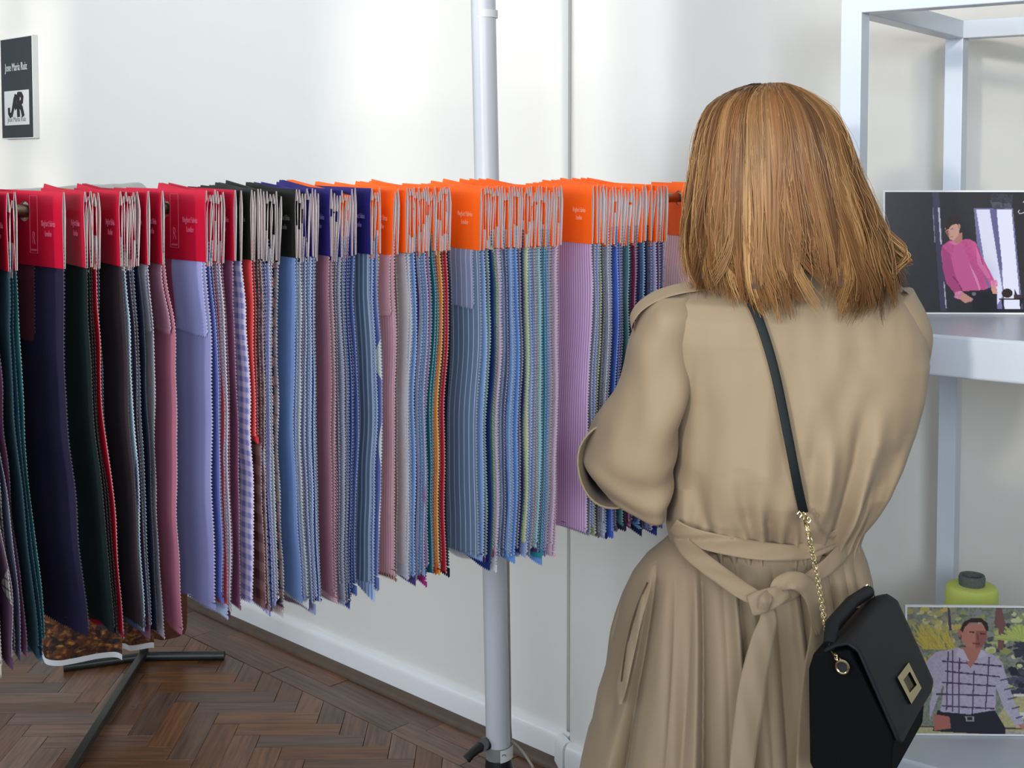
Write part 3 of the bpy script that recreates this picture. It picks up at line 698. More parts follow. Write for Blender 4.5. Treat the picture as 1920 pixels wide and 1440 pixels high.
# ---------------------------------------------------------------- white light stand in front of the wall
PY = 2.8
top = at(905, -40, PY); bot = at(934, 1392, PY)
ls = thing('light_stand', 'white telescopic pole with black clamp base standing behind the swatches', 'stand', (bot.x, PY, 0))
axd = (top-bot).normalized()
mb = MB(); mb.tube([bot-axd*.03, bot+axd*2.3], .0272, 28); mb.build('pole', M_pole, ls, smooth=True)
mb = MB(); mb.tube([at(909, 20, PY), at(909, 34, PY)], .0285, 28); mb.build('pole_collar', M_label, ls, smooth=True)
M_band = mat('grey_collar', srgb((126, 130, 128)), .4)
mb = MB(); mb.tube([bot-axd*.035, bot-axd*.005], .0285, 28); mb.build('collar', M_band, ls, smooth=True)
b2 = at(937, 1440, PY); b3 = Vector((bot.x+.012, PY, .12))
mb = MB(); mb.tube([bot-axd*.03, bot-axd*.05, b3], [.028, .031, .031], 28); mb.build('clamp_sleeve', M_black, ls, smooth=True)
for a in (0.4, 2.5, 4.6):
    mb = MB(); c_ = Vector((bot.x+.012, PY, .16)); f_ = c_+Vector((math.cos(a)*.3, math.sin(a)*.3, -.148)); mb.bar(c_, f_, .028, .02); mb.build('leg', M_black, ls, bevel=.003)
lev = [at(921, 1394, PY-.01), at(905, 1398, PY-.02), at(893, 1405, PY-.035), at(882, 1415, PY-.05), at(874, 1424, PY-.055)]
mb = MB(); mb.tube(lev, [.012, .012, .011, .0095, .0105], 12); mb.tube([at(905, 1396, PY-.03), at(915, 1392, PY+.01)], .014, 12); mb.build('lever', M_black, ls, smooth=True)
# wrapped sticker on the clamp
c_ = at(937, 1408, PY); mb = MB(); n_ = 8
lab_v = []
for j, (z_) in enumerate((-.014, .014)):
    for i in range(n_+1):
        a = -PI/2+.05+i/n_*1.15; lab_v.append((c_.x+.0318*math.cos(a), PY+.0318*math.sin(a), c_.z+z_+.006*i/n_))
mb.add(lab_v, [(i, i+1, n_+2+i, n_+1+i) for i in range(n_)]); mb.build('sticker', M_label, ls, smooth=True)
mb = MB(); pts = []
for i in range(9):
    a = PI*i/8; pts.append((c_.x+.010+.004*math.cos(a), PY-.0312, c_.z+.002+.004*math.sin(a)))
mb.tube(pts, .0007, 6); mb.build('sticker_mark', M_ink, ls)
# cable behind the pole
cb = MB(); pts = [at(952, 1000, PY+.04), at(953, 1100, PY+.04), at(955, 1250, PY+.04), at(956, 1360, PY+.04), at(958, 1388, PY+.05)]
e_ = [floor_at(x_, y_, .006) for x_, y_ in ((990, 1420), (1004, 1445), (1020, 1500))]
pts += [at(968, 1397, PY+.03), at(982, 1412, PY)]
pts += [at(998, 1436, PY-.02), at(1010, 1470, PY-.02), Vector((at(1018, 1470, PY).x, PY-.05, .006)), Vector((.3, PY-.5, .005))]
pts = [at(950, 800, PY+.04)]+pts
cb.tube(pts, .0032, 8); tag(cb.build('cable', M_cable, smooth=True), 'thin grey cable running down behind the white pole', 'cable')

# ---------------------------------------------------------------- wall sign on the left
def on_wall(px, py, off=.012):
    r = ray(px, py); p0 = C1+WN*off; t = (p0-cam.location).dot(WN)/r.dot(WN); return cam.location+r*t
sg = thing('wall_sign', 'tall black name sign with white logo square on the wall at far left', 'sign', on_wall(38, 262))
tl, tr, br, bl = on_wall(6, 70), on_wall(66, 70), on_wall(69, 261), on_wall(9, 259)
M_sign = mat('glossy_black_board', srgb((44, 50, 56)), .3); M_signside = mat('white_board_edge', srgb((214, 214, 212)), .5)
ex = (tr-tl); ex.z = 0; exn = ex.normalized(); zt = (tl.z+tr.z)/2; zb = (bl.z+br.z)/2; wS = ex.length; hS = zt-zb
cS = Vector(((tl.x+br.x)/2, (tl.y+br.y)/2, (zt+zb)/2))
mb = MB(); mb.frame_box(cS, exn*(wS/2), WN*.012, Vector((0, 0, hS/2))); mb.build('backing', M_signside, sg)
mb = MB(); mb.frame_box(cS+WN*.0128, exn*(wS/2-.006), WN*.001, Vector((0, 0, hS/2-.004))); mb.build('front', M_sign, sg)
mb = MB(); cq = cS+WN*.0142+Vector((0, 0, hS*(-.195))); mb.frame_box(cq, exn*(wS*.385), WN*.0006, Vector((0, 0, hS*.17))); sq = mb.build('logo_square', M_label, sg)
def MS(c): return Matrix.Translation(c) @ Matrix(((exn.x, 0, WN.x, 0), (exn.y, 0, WN.y, 0), (0, 1, 0, 0), (0, 0, 0, 1)))
text('lettering', 'Jose Maria Ruiz', M_label, .046, MS(cS+WN*.0145+Vector((0, 0, hS*.205))), sg, xscale=wS*.72/.30, extrude=.0005)
for bdy, sz, xs_, dz, dx in (('J', .17, wS*.0, -.12, -.17), ):
    pass
def stroke(pts, wd, nm):
    m_ = MB()
    P3 = [cq+WN*.0012+exn*(x*wS)+Vector((0, 0, z*hS)) for x, z in pts]
    for a, b in zip(P3, P3[1:]):
        d = (b-a).normalized(); s = d.cross(WN).normalized()*(wd/2); m_.add([a-s-d*wd*.3, b-s+d*wd*.3, b+s+d*wd*.3, a+s-d*wd*.3], [(0, 1, 2, 3)])
    for k_ in range(len(m_.v)): m_.v[k_] = tuple(Vector(m_.v[k_])+WN*(k_//4)*.00005)
    return m_.build(nm, M_ink, sg)
stroke([(-.24, -.01), (-.235, -.05), (-.20, -.075), (-.15, -.065), (-.11, -.01), (-.06, .08), (-.02, .115)], .020, 'emblem_letter')
stroke([(-.02, .115), (-.04, .03), (-.02, .0)], .024, 'emblem_letter')
stroke([(.02, .10), (.08, .130), (.15, .125), (.185, .10), (.17, .06), (.11, .035), (.06, .03)], .022, 'emblem_letter')
stroke([(.07, .13), (.05, .02), (.06, -.075)], .026, 'emblem_letter'); stroke([(.09, .03), (.16, -.01), (.20, -.075)], .024, 'emblem_letter')
text('small_lettering', 'Jose Maria Ruiz', M_band, .030, MS(cq+WN*.0012+Vector((0, 0, -hS*.115))), sg, xscale=wS*.62/.20, extrude=.0003)

# ---------------------------------------------------------------- white display stand
FL = Vector((at(1600, 300, 2.6).x, 2.6, 0)); FD = Vector((.8105, -.5857, 0)).normalized(); DD = Vector((.598, .801, 0)).normalized()
dt = thing('display_stand', 'white metal display stand with tall open frame and two deep shelves', 'display stand', FL)
TW = .043; DEP = .64; WID = 1.3; ZT = 1.867
corners = [FL, FL+FD*WID, FL+DD*DEP, FL+FD*WID+DD*DEP]
for c_ in corners:
    mb = MB(); mb.frame_box(c_+Vector((0, 0, ZT/2)), FD*(TW/2), DD*(TW/2), Vector((0, 0, ZT/2))); mb.build('post', M_white_metal, dt, bevel=.002)
for a, b in ((0, 1), (2, 3), (0, 2), (1, 3)):
    mb = MB(); za = Vector((0, 0, ZT-TW/2)); mb.bar(corners[a]+za, corners[b]+za, TW, TW); mb.build('top_bar', M_white_metal, dt, bevel=.002)
def shelf(z, th, nm):
    mb = MB(); o_ = .012; a = corners[0]-FD*(TW/2+o_)-DD*(TW/2+o_); b = corners[1]+FD*(TW/2+o_)-DD*(TW/2+o_); c = corners[3]+FD*(TW/2+o_)+DD*(TW/2+.0); d = corners[2]-FD*(TW/2+o_)+DD*(TW/2)
    mb.prism([p+Vector((0, 0, z-th)) for p in (a, b, c, d)], (0, 0, th)); return mb.build(nm, M_white_metal, dt, bevel=.006, seg=3)
Z1S = 1.193; Z2S = at(1697, 1379, 2.6).z
shelf(Z1S, .082, 'shelf'); shelf(Z2S, .10, 'shelf')

# ---- printed pictures: flat colour grids
def pic(w_, h_, base):
    g = np.zeros((h_, w_, 3)); g[:] = srgb(base); return g
def poly(g, pts, col, soft=0, tex=0, seed=0):
    h_, w_ = g.shape[:2]; ys, xs_ = np.mgrid[0:h_, 0:w_]; X = (xs_+.5)/w_; Y = (ys+.5)/h_
    ins = np.zeros((h_, w_), bool); n = len(pts)
    for i in range(n):
        x0, y0 = pts[i]; x1, y1 = pts[(i+1) % n]
        c = ((y0 > Y) != (y1 > Y)); 
        with np.errstate(divide='ignore', invalid='ignore'): xi = (x1-x0)*(Y-y0)/((y1-y0) if y1 != y0 else 1e-9)+x0
        ins ^= c & (X < xi)
    c = np.array(srgb(col))
    if tex:
        rs = np.random.RandomState(seed); nn = rs.rand(h_//3+2, w_//3+2); nn = np.kron(nn, np.ones((3, 3)))[:h_, :w_]
        g[ins] = (c[None, :]*(1+tex*(nn[ins]-.5))[:, None])
    else: g[ins] = c
def ell(g, cx, cy, rx, ry, col, ang=0, **k):
    pts = [(cx+rx*math.cos(t)*math.cos(ang)-ry*math.sin(t)*math.sin(ang), cy+rx*math.cos(t)*math.sin(ang)+ry*math.sin(t)*math.cos(ang)) for t in np.linspace(0, 2*PI, 20, endpoint=False)]
    poly(g, pts, col, **k)
def line(g, a, b, wd, col, asp=1.5):
    dx, dy = b[0]-a[0], (b[1]-a[1])/asp; L = math.hypot(dx, dy) or 1; nx, ny = -dy/L*wd/2, dx/L*wd/2*asp
    poly(g, [(a[0]+nx, a[1]+ny), (b[0]+nx, b[1]+ny), (b[0]-nx, b[1]-ny), (a[0]-nx, a[1]-ny)], col)
M_print = vcol_mat('printed_photo', .28, spec=.4)
M_board = mat('foam_board_white', srgb((226, 226, 226)), .6)
def board(name, lab, bl, wdt, hgt, ux, tilt, g):
    """bl: bottom-left corner; ux: unit vector to the right"""
    t = thing(name, lab, 'photo board', bl)
    up = Vector((0, 0, math.cos(tilt)))+Vector((-ux.y, ux.x, 0))*math.sin(tilt); nrm = ux.cross(up).normalized()
    mb = MB(); mb.frame_box(bl+ux*wdt/2+up*hgt/2-nrm*.003, ux*wdt/2, up*hgt/2, nrm*.003); mb.build('board', M_board, t)
    h_, w_ = g.shape[:2]; vs = []; cols = []
    m_ = .004
    for j in range(h_):
        for i in range(w_):
            vs.append(bl+ux*(m_+(wdt-2*m_)*i/(w_-1))+up*(m_+(hgt-2*m_)*(1-j/(h_-1)))+nrm*.0006); cols.append(g[j, i])
    fs = [(j*w_+i, (j+1)*w_+i, (j+1)*w_+i+1, j*w_+i+1) for j in range(h_-1) for i in range(w_-1)]
    o = mesh_obj('print', vs, fs, M_print, None, False, cols=np.array(cols)); place(o, t); return t, up, nrm
# picture 1: man in pink shirt in a dark room.   crop-zoom coordinates -> 0..1 (board spans x 122..1530, y 90..950)
def q1(*a): return [((x-122)/1410, (y-90)/858) for x, y in a]
g = pic(300, 184, (44, 42, 46))
poly(g, q1((122, 90), (1540, 90), (1540, 950), (122, 950)), (46, 44, 48), tex=.12)
poly(g, q1((470, 90), (520, 90), (580, 940), (530, 940)), (66, 60, 84)); poly(g, q1((512, 200), (524, 200), (540, 465), (530, 465)), (196, 192, 204)); poly(g, q1((553, 730), (560, 730), (576, 915), (568, 915)), (190, 186, 200)); poly(g, q1((472, 200), (478, 200), (494, 450), (486, 450)), (128, 122, 150))
poly(g, q1((775, 205), (1060, 205), (1130, 930), (840, 930)), (112, 108, 150)); poly(g, q1((792, 215), (890, 215), (990, 820), (940, 900), (860, 640)), (206, 206, 226)); poly(g, q1((942, 215), (1050, 215), (1118, 930), (1000, 930), (985, 700)), (214, 214, 232)); 
poly(g, q1((893, 215), (940, 215), (985, 640), (960, 640)), (96, 92, 132))
poly(g, q1((890, 150), (1060, 150), (1050, 205), (920, 215)), (74, 72, 84), tex=.9); poly(g, q1((905, 100), (1060, 110), (1055, 170), (900, 165)), (58, 56, 66), tex=.6)
poly(g, q1((960, 845), (1140, 845), (1140, 856), (960, 856)), (26, 22, 30)); poly(g, q1((975, 850), (990, 850), (996, 925), (984, 925)), (26, 22, 30)); poly(g, q1((1110, 850), (1125, 850), (1125, 925), (1112, 925)), (26, 22, 30)); poly(g, q1((940, 922), (1140, 918), (1140, 940), (940, 945)), (30, 28, 34))
ell(g, *q1((1018, 808))[0], .029, .038, (46, 34, 32)); poly(g, q1((1065, 818), (1130, 818), (1130, 845), (1065, 845)), (60, 44, 56)); poly(g, q1((1072, 775), (1092, 818), (1070, 818)), (40, 36, 44))
poly(g, q1((690, 800), (870, 780), (945, 780), (945, 940), (760, 940), (770, 850)), (30, 28, 40))
PK = (200, 84, 138)
poly(g, q1((545, 470), (600, 435), (680, 430), (740, 425), (790, 450), (830, 540), (890, 650), (930, 730), (945, 760), (905, 770), (840, 660), (880, 770), (840, 790), (700, 800), (640, 700), (690, 800), (660, 840), (575, 740), (548, 640), (535, 520)), PK, tex=.16)
poly(g, q1((545, 480), (600, 530), (640, 690), (690, 800), (655, 830), (570, 730), (545, 620)), (176, 70, 122)); poly(g, q1((640, 460), (690, 450), (830, 780), (790, 795), (700, 800), (640, 680), (610, 560)), (206, 92, 146)); poly(g, q1((735, 590), (800, 700), (825, 785), (815, 790), (780, 700)), (226, 140, 178)); poly(g, q1((790, 480), (850, 600), (900, 700), (870, 700), (800, 600)), (214, 110, 158))
line(g, *q1((620, 690), (660, 735)), .006, (120, 44, 84)); line(g, *q1((800, 470), (845, 610)), .005, (150, 56, 104))
poly(g, q1((590, 450), (640, 470), (690, 440), (660, 430)), (224, 120, 164)); poly(g, q1((640, 800), (700, 790), (720, 850), (660, 850), (630, 840)), (216, 130, 168), tex=.5); poly(g, q1((895, 720), (945, 715), (950, 755), (905, 760)), (214, 130, 168), tex=.5)
poly(g, q1((690, 800), (770, 850), (760, 865), (710, 880), (670, 850)), (206, 146, 132)); poly(g, q1((895, 765), (935, 755), (948, 810), (915, 815)), (202, 140, 126))
poly(g, q1((690, 795), (850, 785), (900, 765), (905, 780), (850, 800), (700, 808)), (46, 38, 46)); poly(g, q1((760, 806), (790, 804), (792, 824), (764, 826)), (120, 118, 126))
poly(g, q1((640, 390), (690, 380), (690, 440), (650, 460), (625, 440)), (190, 128, 112))
poly(g, q1((565, 350), (580, 330), (640, 310), (665, 330), (672, 350), (662, 400), (630, 435), (600, 430), (572, 380)), (212, 160, 142)); poly(g, q1((565, 370), (585, 365), (600, 430), (572, 385)), (150, 96, 84)); 
poly(g, q1((568, 345), (572, 300), (600, 262), (640, 265), (665, 300), (668, 320), (640, 318), (610, 330), (590, 355), (570, 365)), (50, 36, 34)); ell(g, *q1((668, 335))[0], .007, .018, (196, 136, 118))
line(g, *q1((575, 372), (590, 368)), .004, (60, 40, 38)); line(g, *q1((606, 358), (622, 352)), .004, (60, 40, 38)); line(g, *q1((604, 412), (624, 408)), .004, (160, 84, 84)); line(g, *q1((592, 375), (600, 398)), .004, (176, 116, 104))
P1 = at(1656, 591, 2.80); P1.z = Z1S+.001
ux = Vector((1, -.03, 0)).normalized()
t1, up, nrm = board('photo_board', 'photo board of a man in pink shirt in a dark room, upper shelf', P1, .425, .272, ux, .06, g)
mb = MB(); sw = [(.292, .245), (.296, .251), (.302, .252), (.304, .246), (.303, .236), (.298, .227), (.291, .222), (.284, .221), (.281, .225), (.284, .229)]
mb.tube([P1+ux*x+up*z+nrm*.001 for x, z in [(a+.012, b) for a, b in sw]], .0009, 6)
mb.build('script_letter', M_label, t1, smooth=True)
# picture 2: man in checked shirt in a garden (crop coordinates scale 4.235, origin 1660,1060)
def q2(*a): return [((x-150)/1250, (y-282)/1075) for x, y in a]
g = pic(300, 200, (120, 122, 110)); rs = np.random.RandomState(3)
poly(g, q2((100, 280), (1500, 280), (1500, 1400), (100, 1400)), (128, 132, 118), tex=.5, seed=1)
for k in range(420):
    x, y = rs.uniform(150, 1400), rs.uniform(282, 1010)
    pal_ = [(150, 152, 96), (176, 178, 110), (108, 112, 100), (86, 88, 92), (196, 196, 150), (140, 140, 136), (70, 72, 80)]
    if x < 480: pal_ = [(166, 158, 110), (186, 172, 96), (150, 146, 120), (196, 186, 140)]
    ell(g, *q2((x, y))[0], rs.uniform(.008, .03), rs.uniform(.008, .03), pal_[rs.randint(len(pal_))], ang=rs.uniform(0, 3))
for k in range(60): 
    x = rs.uniform(260, 480); line(g, *q2((x, 640), (x-60+rs.uniform(-60, 60), rs.uniform(430, 560))), .006, [(196, 176, 84), (176, 160, 80)][k % 2])
poly(g, q2((415, 285), (430, 285), (445, 480), (425, 480)), (84, 72, 84)); poly(g, q2((735, 290), (770, 290), (800, 440), (780, 640), (745, 640), (750, 460), (720, 420)), (120, 88, 84))
for k in range(46):
    a = k/46*2*PI; L_ = rs.uniform(70, 120); line(g, *q2((950, 640), (950+L_*math.cos(a), 630+L_*math.sin(a))), .012, [(58, 56, 72), (74, 72, 84)][k % 2])
for k in range(90): 
    x, y = rs.uniform(800, 1400), rs.uniform(800, 1005); ell(g, *q2((x, y))[0], .02, .02, [(62, 60, 78), (84, 82, 98), (50, 48, 62)][k % 3])
for k in range(30):
    a = k/30*PI; L_ = rs.uniform(80, 150); line(g, *q2((900, 560), (900+L_*math.cos(a)*1.3, 560-L_*math.sin(a))), .012, [(186, 192, 112), (166, 174, 100)][k % 2])
poly(g, q2((840, 1020), (1500, 1020), (1500, 1400), (100, 1400), (100, 1300), (700, 1300)), (176, 168, 124), tex=.25); poly(g, q2((850, 1015), (1500, 1020), (1500, 1045), (850, 1035)), (214, 208, 200)); poly(g, q2((820, 1170), (980, 1170), (1000, 1210), (860, 1220)), (212, 210, 206)); poly(g, q2((930, 1190), (1500, 1230), (1500, 1290), (900, 1270)), (120, 108, 92), tex=.4)
poly(g, q2((150, 1290), (1500, 1310), (1500, 1325), (150, 1300)), (80, 70, 64)); poly(g, q2((780, 1330), (1500, 1330), (1500, 1400), (780, 1400)), (160, 156, 150), tex=.6)
poly(g, q2((350, 1160), (730, 1160), (795, 1300), (795, 1365), (320, 1335)), (40, 38, 50))
SH = (176, 166, 186)
poly(g, q2((340, 665), (490, 625), (530, 640), (640, 640), (740, 700), (775, 750), (820, 950), (870, 1130), (920, 1260), (870, 1290), (790, 1150), (735, 960), (730, 1150), (560, 1190), (370, 1170), (400, 900), (300, 1240), (300, 1100), (330, 960), (250, 780)), SH, tex=.18, seed=4)
for (a, b) in (((380, 740), (770, 780)), ((400, 825), (760, 870)), ((380, 920), (735, 950)), ((340, 1020), (720, 1030)), ((380, 1120), (725, 1140))): line(g, *q2(a, b), .008, (76, 62, 92))
for (a, b) in (((495, 650), (490, 1185)), ((590, 820), (580, 1185)), ((690, 700), (665, 1150)), ((420, 660), (410, 1160)), ((450, 650), (450, 1170))): line(g, *q2(a, b), .007, (84, 68, 98))
for k in range(5): line(g, *q2((760+k*26, 900+k*80), (830+k*20, 880+k*80)), .007, (84, 68, 98))
poly(g, q2((500, 620), (640, 620), (610, 720), (565, 800), (530, 720)), (176, 118, 104)); poly(g, q2((490, 630), (520, 640), (560, 740), (520, 730), (470, 690)), (192, 184, 200)); poly(g, q2((640, 640), (680, 690), (610, 720)), (192, 184, 200))
poly(g, q2((505, 480), (560, 420), (640, 420), (675, 480), (678, 540), (650, 610), (600, 632), (540, 620), (508, 560)), (182, 124, 110)); poly(g, q2((600, 480), (675, 480), (672, 560), (640, 620), (600, 630)), (150, 94, 88))
poly(g, q2((500, 470), (520, 410), (570, 375), (640, 375), (680, 420), (684, 480), (668, 480), (640, 410), (560, 410), (530, 450), (514, 500)), (62, 48, 46)); ell(g, *q2((495, 505))[0], .011, .026, (176, 110, 98))
line(g, *q2((560, 492), (592, 494)), .008, (84, 54, 50)); line(g, *q2((630, 505), (662, 508)), .008, (84, 54, 50)); line(g, *q2((612, 500), (616, 560)), .008, (130, 78, 72)); line(g, *q2((580, 588), (630, 592)), .008, (120, 62, 62))
poly(g, q2((330, 1190), (430, 1210), (440, 1310), (330, 1330)), (170, 104, 92)); poly(g, q2((880, 1270), (1000, 1290), (1040, 1340), (960, 1330), (900, 1310)), (180, 118, 106)); poly(g, q2((530, 1205), (590, 1205), (590, 1250), (540, 1250)), (150, 148, 140)); poly(g, q2((545, 1213), (580, 1213), (580, 1240), (548, 1240)), (40, 38, 50))
P2 = at(1697, 1376, 2.60); P2.z = Z2S+.001
board('photo_board', 'photo board of a man in checked shirt in a garden, on the lower shelf', P2, .40, .270, Vector((1, -.02, 0)).normalized(), .05, g)

# yarn cone behind the lower board
ybase = at(1820, 1210, 2.86); ybase.z = Z2S+.001
ztop = at(1820, 1098, 2.86).z-Z2S; rY = 47*2.86/2400
yc = thing('yarn_cone', 'lime yellow yarn cone with grey tube standing behind the garden photo board', 'yarn cone', ybase)
M_yarn = mat('lime_yarn', srgb((202, 212, 106)), .85, bump=(220, .5, .002)); M_tube = mat('grey_card_tube', srgb((92, 98, 94)), .85, bump=(260, .6, .002), var=(200, .35))
mb = MB(); mb.lathe(ybase, [(rY*1.12, 0), (rY*1.15, .01), (rY*1.02, ztop-.012), (rY*.97, ztop-.003), (rY*.9, ztop), (rY*.45, ztop+.001)], 40); mb.build('yarn', M_yarn, yc, smooth=True)
mb = MB(); r_ = 24*2.86/2400; mb.lathe(ybase, [(r_*.72, .0), (r_*.95, ztop-.01), (r_, ztop+.008), (r_*1.02, ztop+.018), (r_*.95, ztop+.024), (r_*.75, ztop+.022), (r_*.7, ztop-.03), (r_*.55, .0)], 36, closed=True); mb.build('tube', M_tube, yc, smooth=True)
# ---------------------------------------------------------------- the woman
WY = 2.12
def X_(px, Y=WY): return at(px, 700, Y).x
def Z_(py, Y=WY): return at(960, py, Y).z
M_coat = mat('tan_cotton', srgb((156, 136, 110)), .72, spec=.3, sheen=.1, bump=(900, .12, .0006), var=(2.2, .05))
M_lining = mat('dark_lining', srgb((92, 74, 58)), .8)
M_skin = mat('skin', srgb((206, 160, 136)), .5)
M_shoe2 = mat('brown_leather', srgb((70, 48, 36)), .4)
person = thing('person', 'woman seen from behind in tan belted trench coat, shoulder-length fair hair, at the swatch rail', 'person', (X_(1455), WY, 0))
# --- body : one continuous surface
import bmesh as _b
def skin_chain(verts, edges, radii, name, root=0, sub=2):
    me = bpy.data.meshes.new(name); me.from_pydata([tuple(v) for v in verts], edges, []); o = bpy.data.objects.new(name, me); COL.objects.link(o)
    sk = o.modifiers.new('skin', 'SKIN'); sk.use_smooth_shade = True
    for i, r in enumerate(radii):
        d = me.skin_vertices[0].data[i]; d.radius = (r, r) if not isinstance(r, tuple) else r; d.use_root = (i == root)
    ss = o.modifiers.new('sub', 'SUBSURF'); ss.levels = sub; ss.render_levels = sub
    bpy.context.view_layer.update(); dg = bpy.context.evaluated_depsgraph_get(); m2 = bpy.data.meshes.new_from_object(o.evaluated_get(dg)); bpy.data.objects.remove(o); return m2
cx = X_(1462)
V = [(cx, 2.15, .93), (cx, 2.14, 1.05), (cx, 2.13, 1.2), (cx, 2.13, 1.285), (cx-.005, 2.125, 1.39), (cx-.01, 2.115, 1.45),
     (cx-.145, 2.12, 1.26), tuple(at(1192, 898, 2.12)), tuple(at(1146, 862, 2.36)), tuple(at(1146, 855, 2.40)),     # left arm, reaching to the rail
     (cx+.145, 2.14, 1.26), (cx+.20, 2.17, 1.08), (cx+.08, 2.40, 1.16), (cx+.04, 2.45, 1.19),      # right arm, in front
     (cx-.075, 2.15, .87), (cx-.095, 2.13, .48), (cx-.10, 2.17, .09), (cx-.105, 2.07+.20, .045),
     (cx+.072, 2.15, .87), (cx+.095, 2.14, .48), (cx+.10, 2.18, .09), (cx+.11, 2.28, .045)]
E = [(0, 1), (1, 2), (2, 3), (3, 4), (4, 5), (3, 6), (6, 7), (7, 8), (8, 9), (3, 10), (10, 11), (11, 12), (12, 13), (0, 14), (14, 15), (15, 16), (16, 17), (0, 18), (18, 19), (19, 20), (20, 21)]
Rr = [(.112, .09), (.12, .09), (.14, .10), (.10, .08), (.055, .055), (.05, .05), .044, .036, .026, .024, .044, .038, .026, .024, .072, .055, .036, .038, .072, .055, .036, .038]
parts = [skin_chain(V, E, Rr, 'b')]
def hand(wrist, fwd, side, up, s=1):
    wrist = Vector(wrist); fwd = Vector(fwd).normalized(); up = Vector(up); up = (up-fwd*up.dot(fwd)).normalized(); side = fwd.cross(up)*s
    out = [skin_chain([wrist-fwd*.02, wrist+fwd*.03, wrist+fwd*.08], [(0, 1), (1, 2)], [.026, (.036, .018), (.040, .016)], 'p')]
    for k, (o_, L_) in enumerate(((-.030, .058), (-.010, .070), (.010, .076), (.029, .068))):
        b0 = wrist+fwd*.055+side*o_; b1 = wrist+fwd*.085+side*o_*1.05; b2 = b1+fwd*L_*.45-up*L_*.15; b3 = b2+fwd*L_*.2-up*L_*.35
        out.append(skin_chain([b0, b1, b2, b3], [(0, 1), (1, 2), (2, 3)], [.009, .0092, .0082, .007], 'f', sub=1))
    t0 = wrist+fwd*.02+side*.02; t1 = wrist+fwd*.04+side*.048; t2 = t1+fwd*.028+side*.010-up*.008; t3 = t2+fwd*.022-side*.004-up*.010
    out.append(skin_chain([t0, t1, t2, t3], [(0, 1), (1, 2), (2, 3)], [.013, .012, .010, .008], 't', sub=1))
    return out
parts += hand(V[9], (.05, .9, .05), None, (.2, -.3, 1), 1)+hand(V[13], (-.5, .7, .1), None, (.1, -.2, 1), -1)
# head with face, looking away from the camera, tipped a little down
hb = _b.new(); _b.ops.create_uvsphere(hb, u_segments=48, v_segments=32, radius=1)
HC = Vector((cx-.012, 2.10, 1.545))
for v in hb.verts:
    x, y, z = v.co; sx, sy, sz = .074, .094, .112
    if z < -.2 and y > 0: sy *= 1+.06*(-z); sx *= 1-.28*(-z)
    elif z < -.2: sy *= 1-.25*(-z); sx *= 1-.2*(-z)
    p = Vector((x*sx, y*sy, z*sz))
    if y > 0:
        d = lambda a, b, r: math.exp(-((x-a)**2+(z-b)**2)/r)
        p.y += .020*d(0, -.22, .012)+.008*d(0, -.05, .03)+.008*d(0, -.78, .05)-.009*d(.36, .02, .02)-.009*d(-.36, .02, .02)+.005*d(0, -.5, .02)+.004*d(0, .25, .2)
    v.co = p
hb.transform(Matrix.Translation(HC) @ Matrix.Rotation(-.28, 4, 'X') @ Matrix.Rotation(.12, 4, 'Z'))
hm = bpy.data.meshes.new('h'); hb.to_mesh(hm); parts.append(hm)
HM = Matrix.Translation(HC) @ Matrix.Rotation(-.28, 4, 'X') @ Matrix.Rotation(.12, 4, 'Z')
bm = _b.new()
for m_ in parts: bm.from_mesh(m_)
me = bpy.data.meshes.new('body'); bm.to_mesh(me); me.materials.append(M_skin)
ob = bpy.data.objects.new('body', me); COL.objects.link(ob)
rm = ob.modifiers.new('r', 'REMESH'); rm.mode = 'VOXEL'; rm.voxel_size = .0048; rm.use_smooth_shade = True
bpy.context.view_layer.update(); dg = bpy.context.evaluated_depsgraph_get(); m2 = bpy.data.meshes.new_from_object(ob.evaluated_get(dg)); bpy.data.objects.remove(ob)
m2.materials.clear(); m2.materials.append(M_skin); m2.polygons.foreach_set('use_smooth', [True]*len(m2.polygons))
body = bpy.data.objects.new('body', m2); COL.objects.link(body); place(body, person)
M_eyew = mat('eye_white', (.8, .8, .8), .2); M_iris = mat('iris', srgb((70, 60, 45)), .2); M_lip = mat('lips', srgb((176, 96, 92)), .4)
for sx in (-1, 1):
    mb = MB(); c_ = HM @ Vector((sx*.028, .0865, .002)); mb.lathe((0, 0, 0), [(.0001, -.008), (.006, -.005), (.008, 0), (.006, .005), (.0001, .008)], 14)
    mb.v = [tuple(Vector(v)*1.2+c_) for v in mb.v]; mb.build('eye', M_eyew, person, smooth=True)
    mb = MB(); mb.tube([HM @ Vector((sx*.042, .088, .018)), HM @ Vector((sx*.028, .096, .022)), HM @ Vector((sx*.014, .097, .018))], [.001, .0022, .002], 8); mb.build('eyebrow', M_iris, person, smooth=True)
    mb = MB(); mb.tube([HM @ Vector((sx*.074, -.002, .014)), HM @ Vector((sx*.082, -.010, .020)), HM @ Vector((sx*.083, -.012, 0)), HM @ Vector((sx*.074, -.002, -.022))], [.004, .006, .006, .004], 8); mb.build('ear', M_skin, person, smooth=True)
mb = MB(); mb.tube([HM @ Vector((-.022, .090, -.058)), HM @ Vector((0, .099, -.056)), HM @ Vector((.022, .090, -.058))], [.002, .0055, .002], 10); mb.build('lips', M_lip, person, smooth=True)
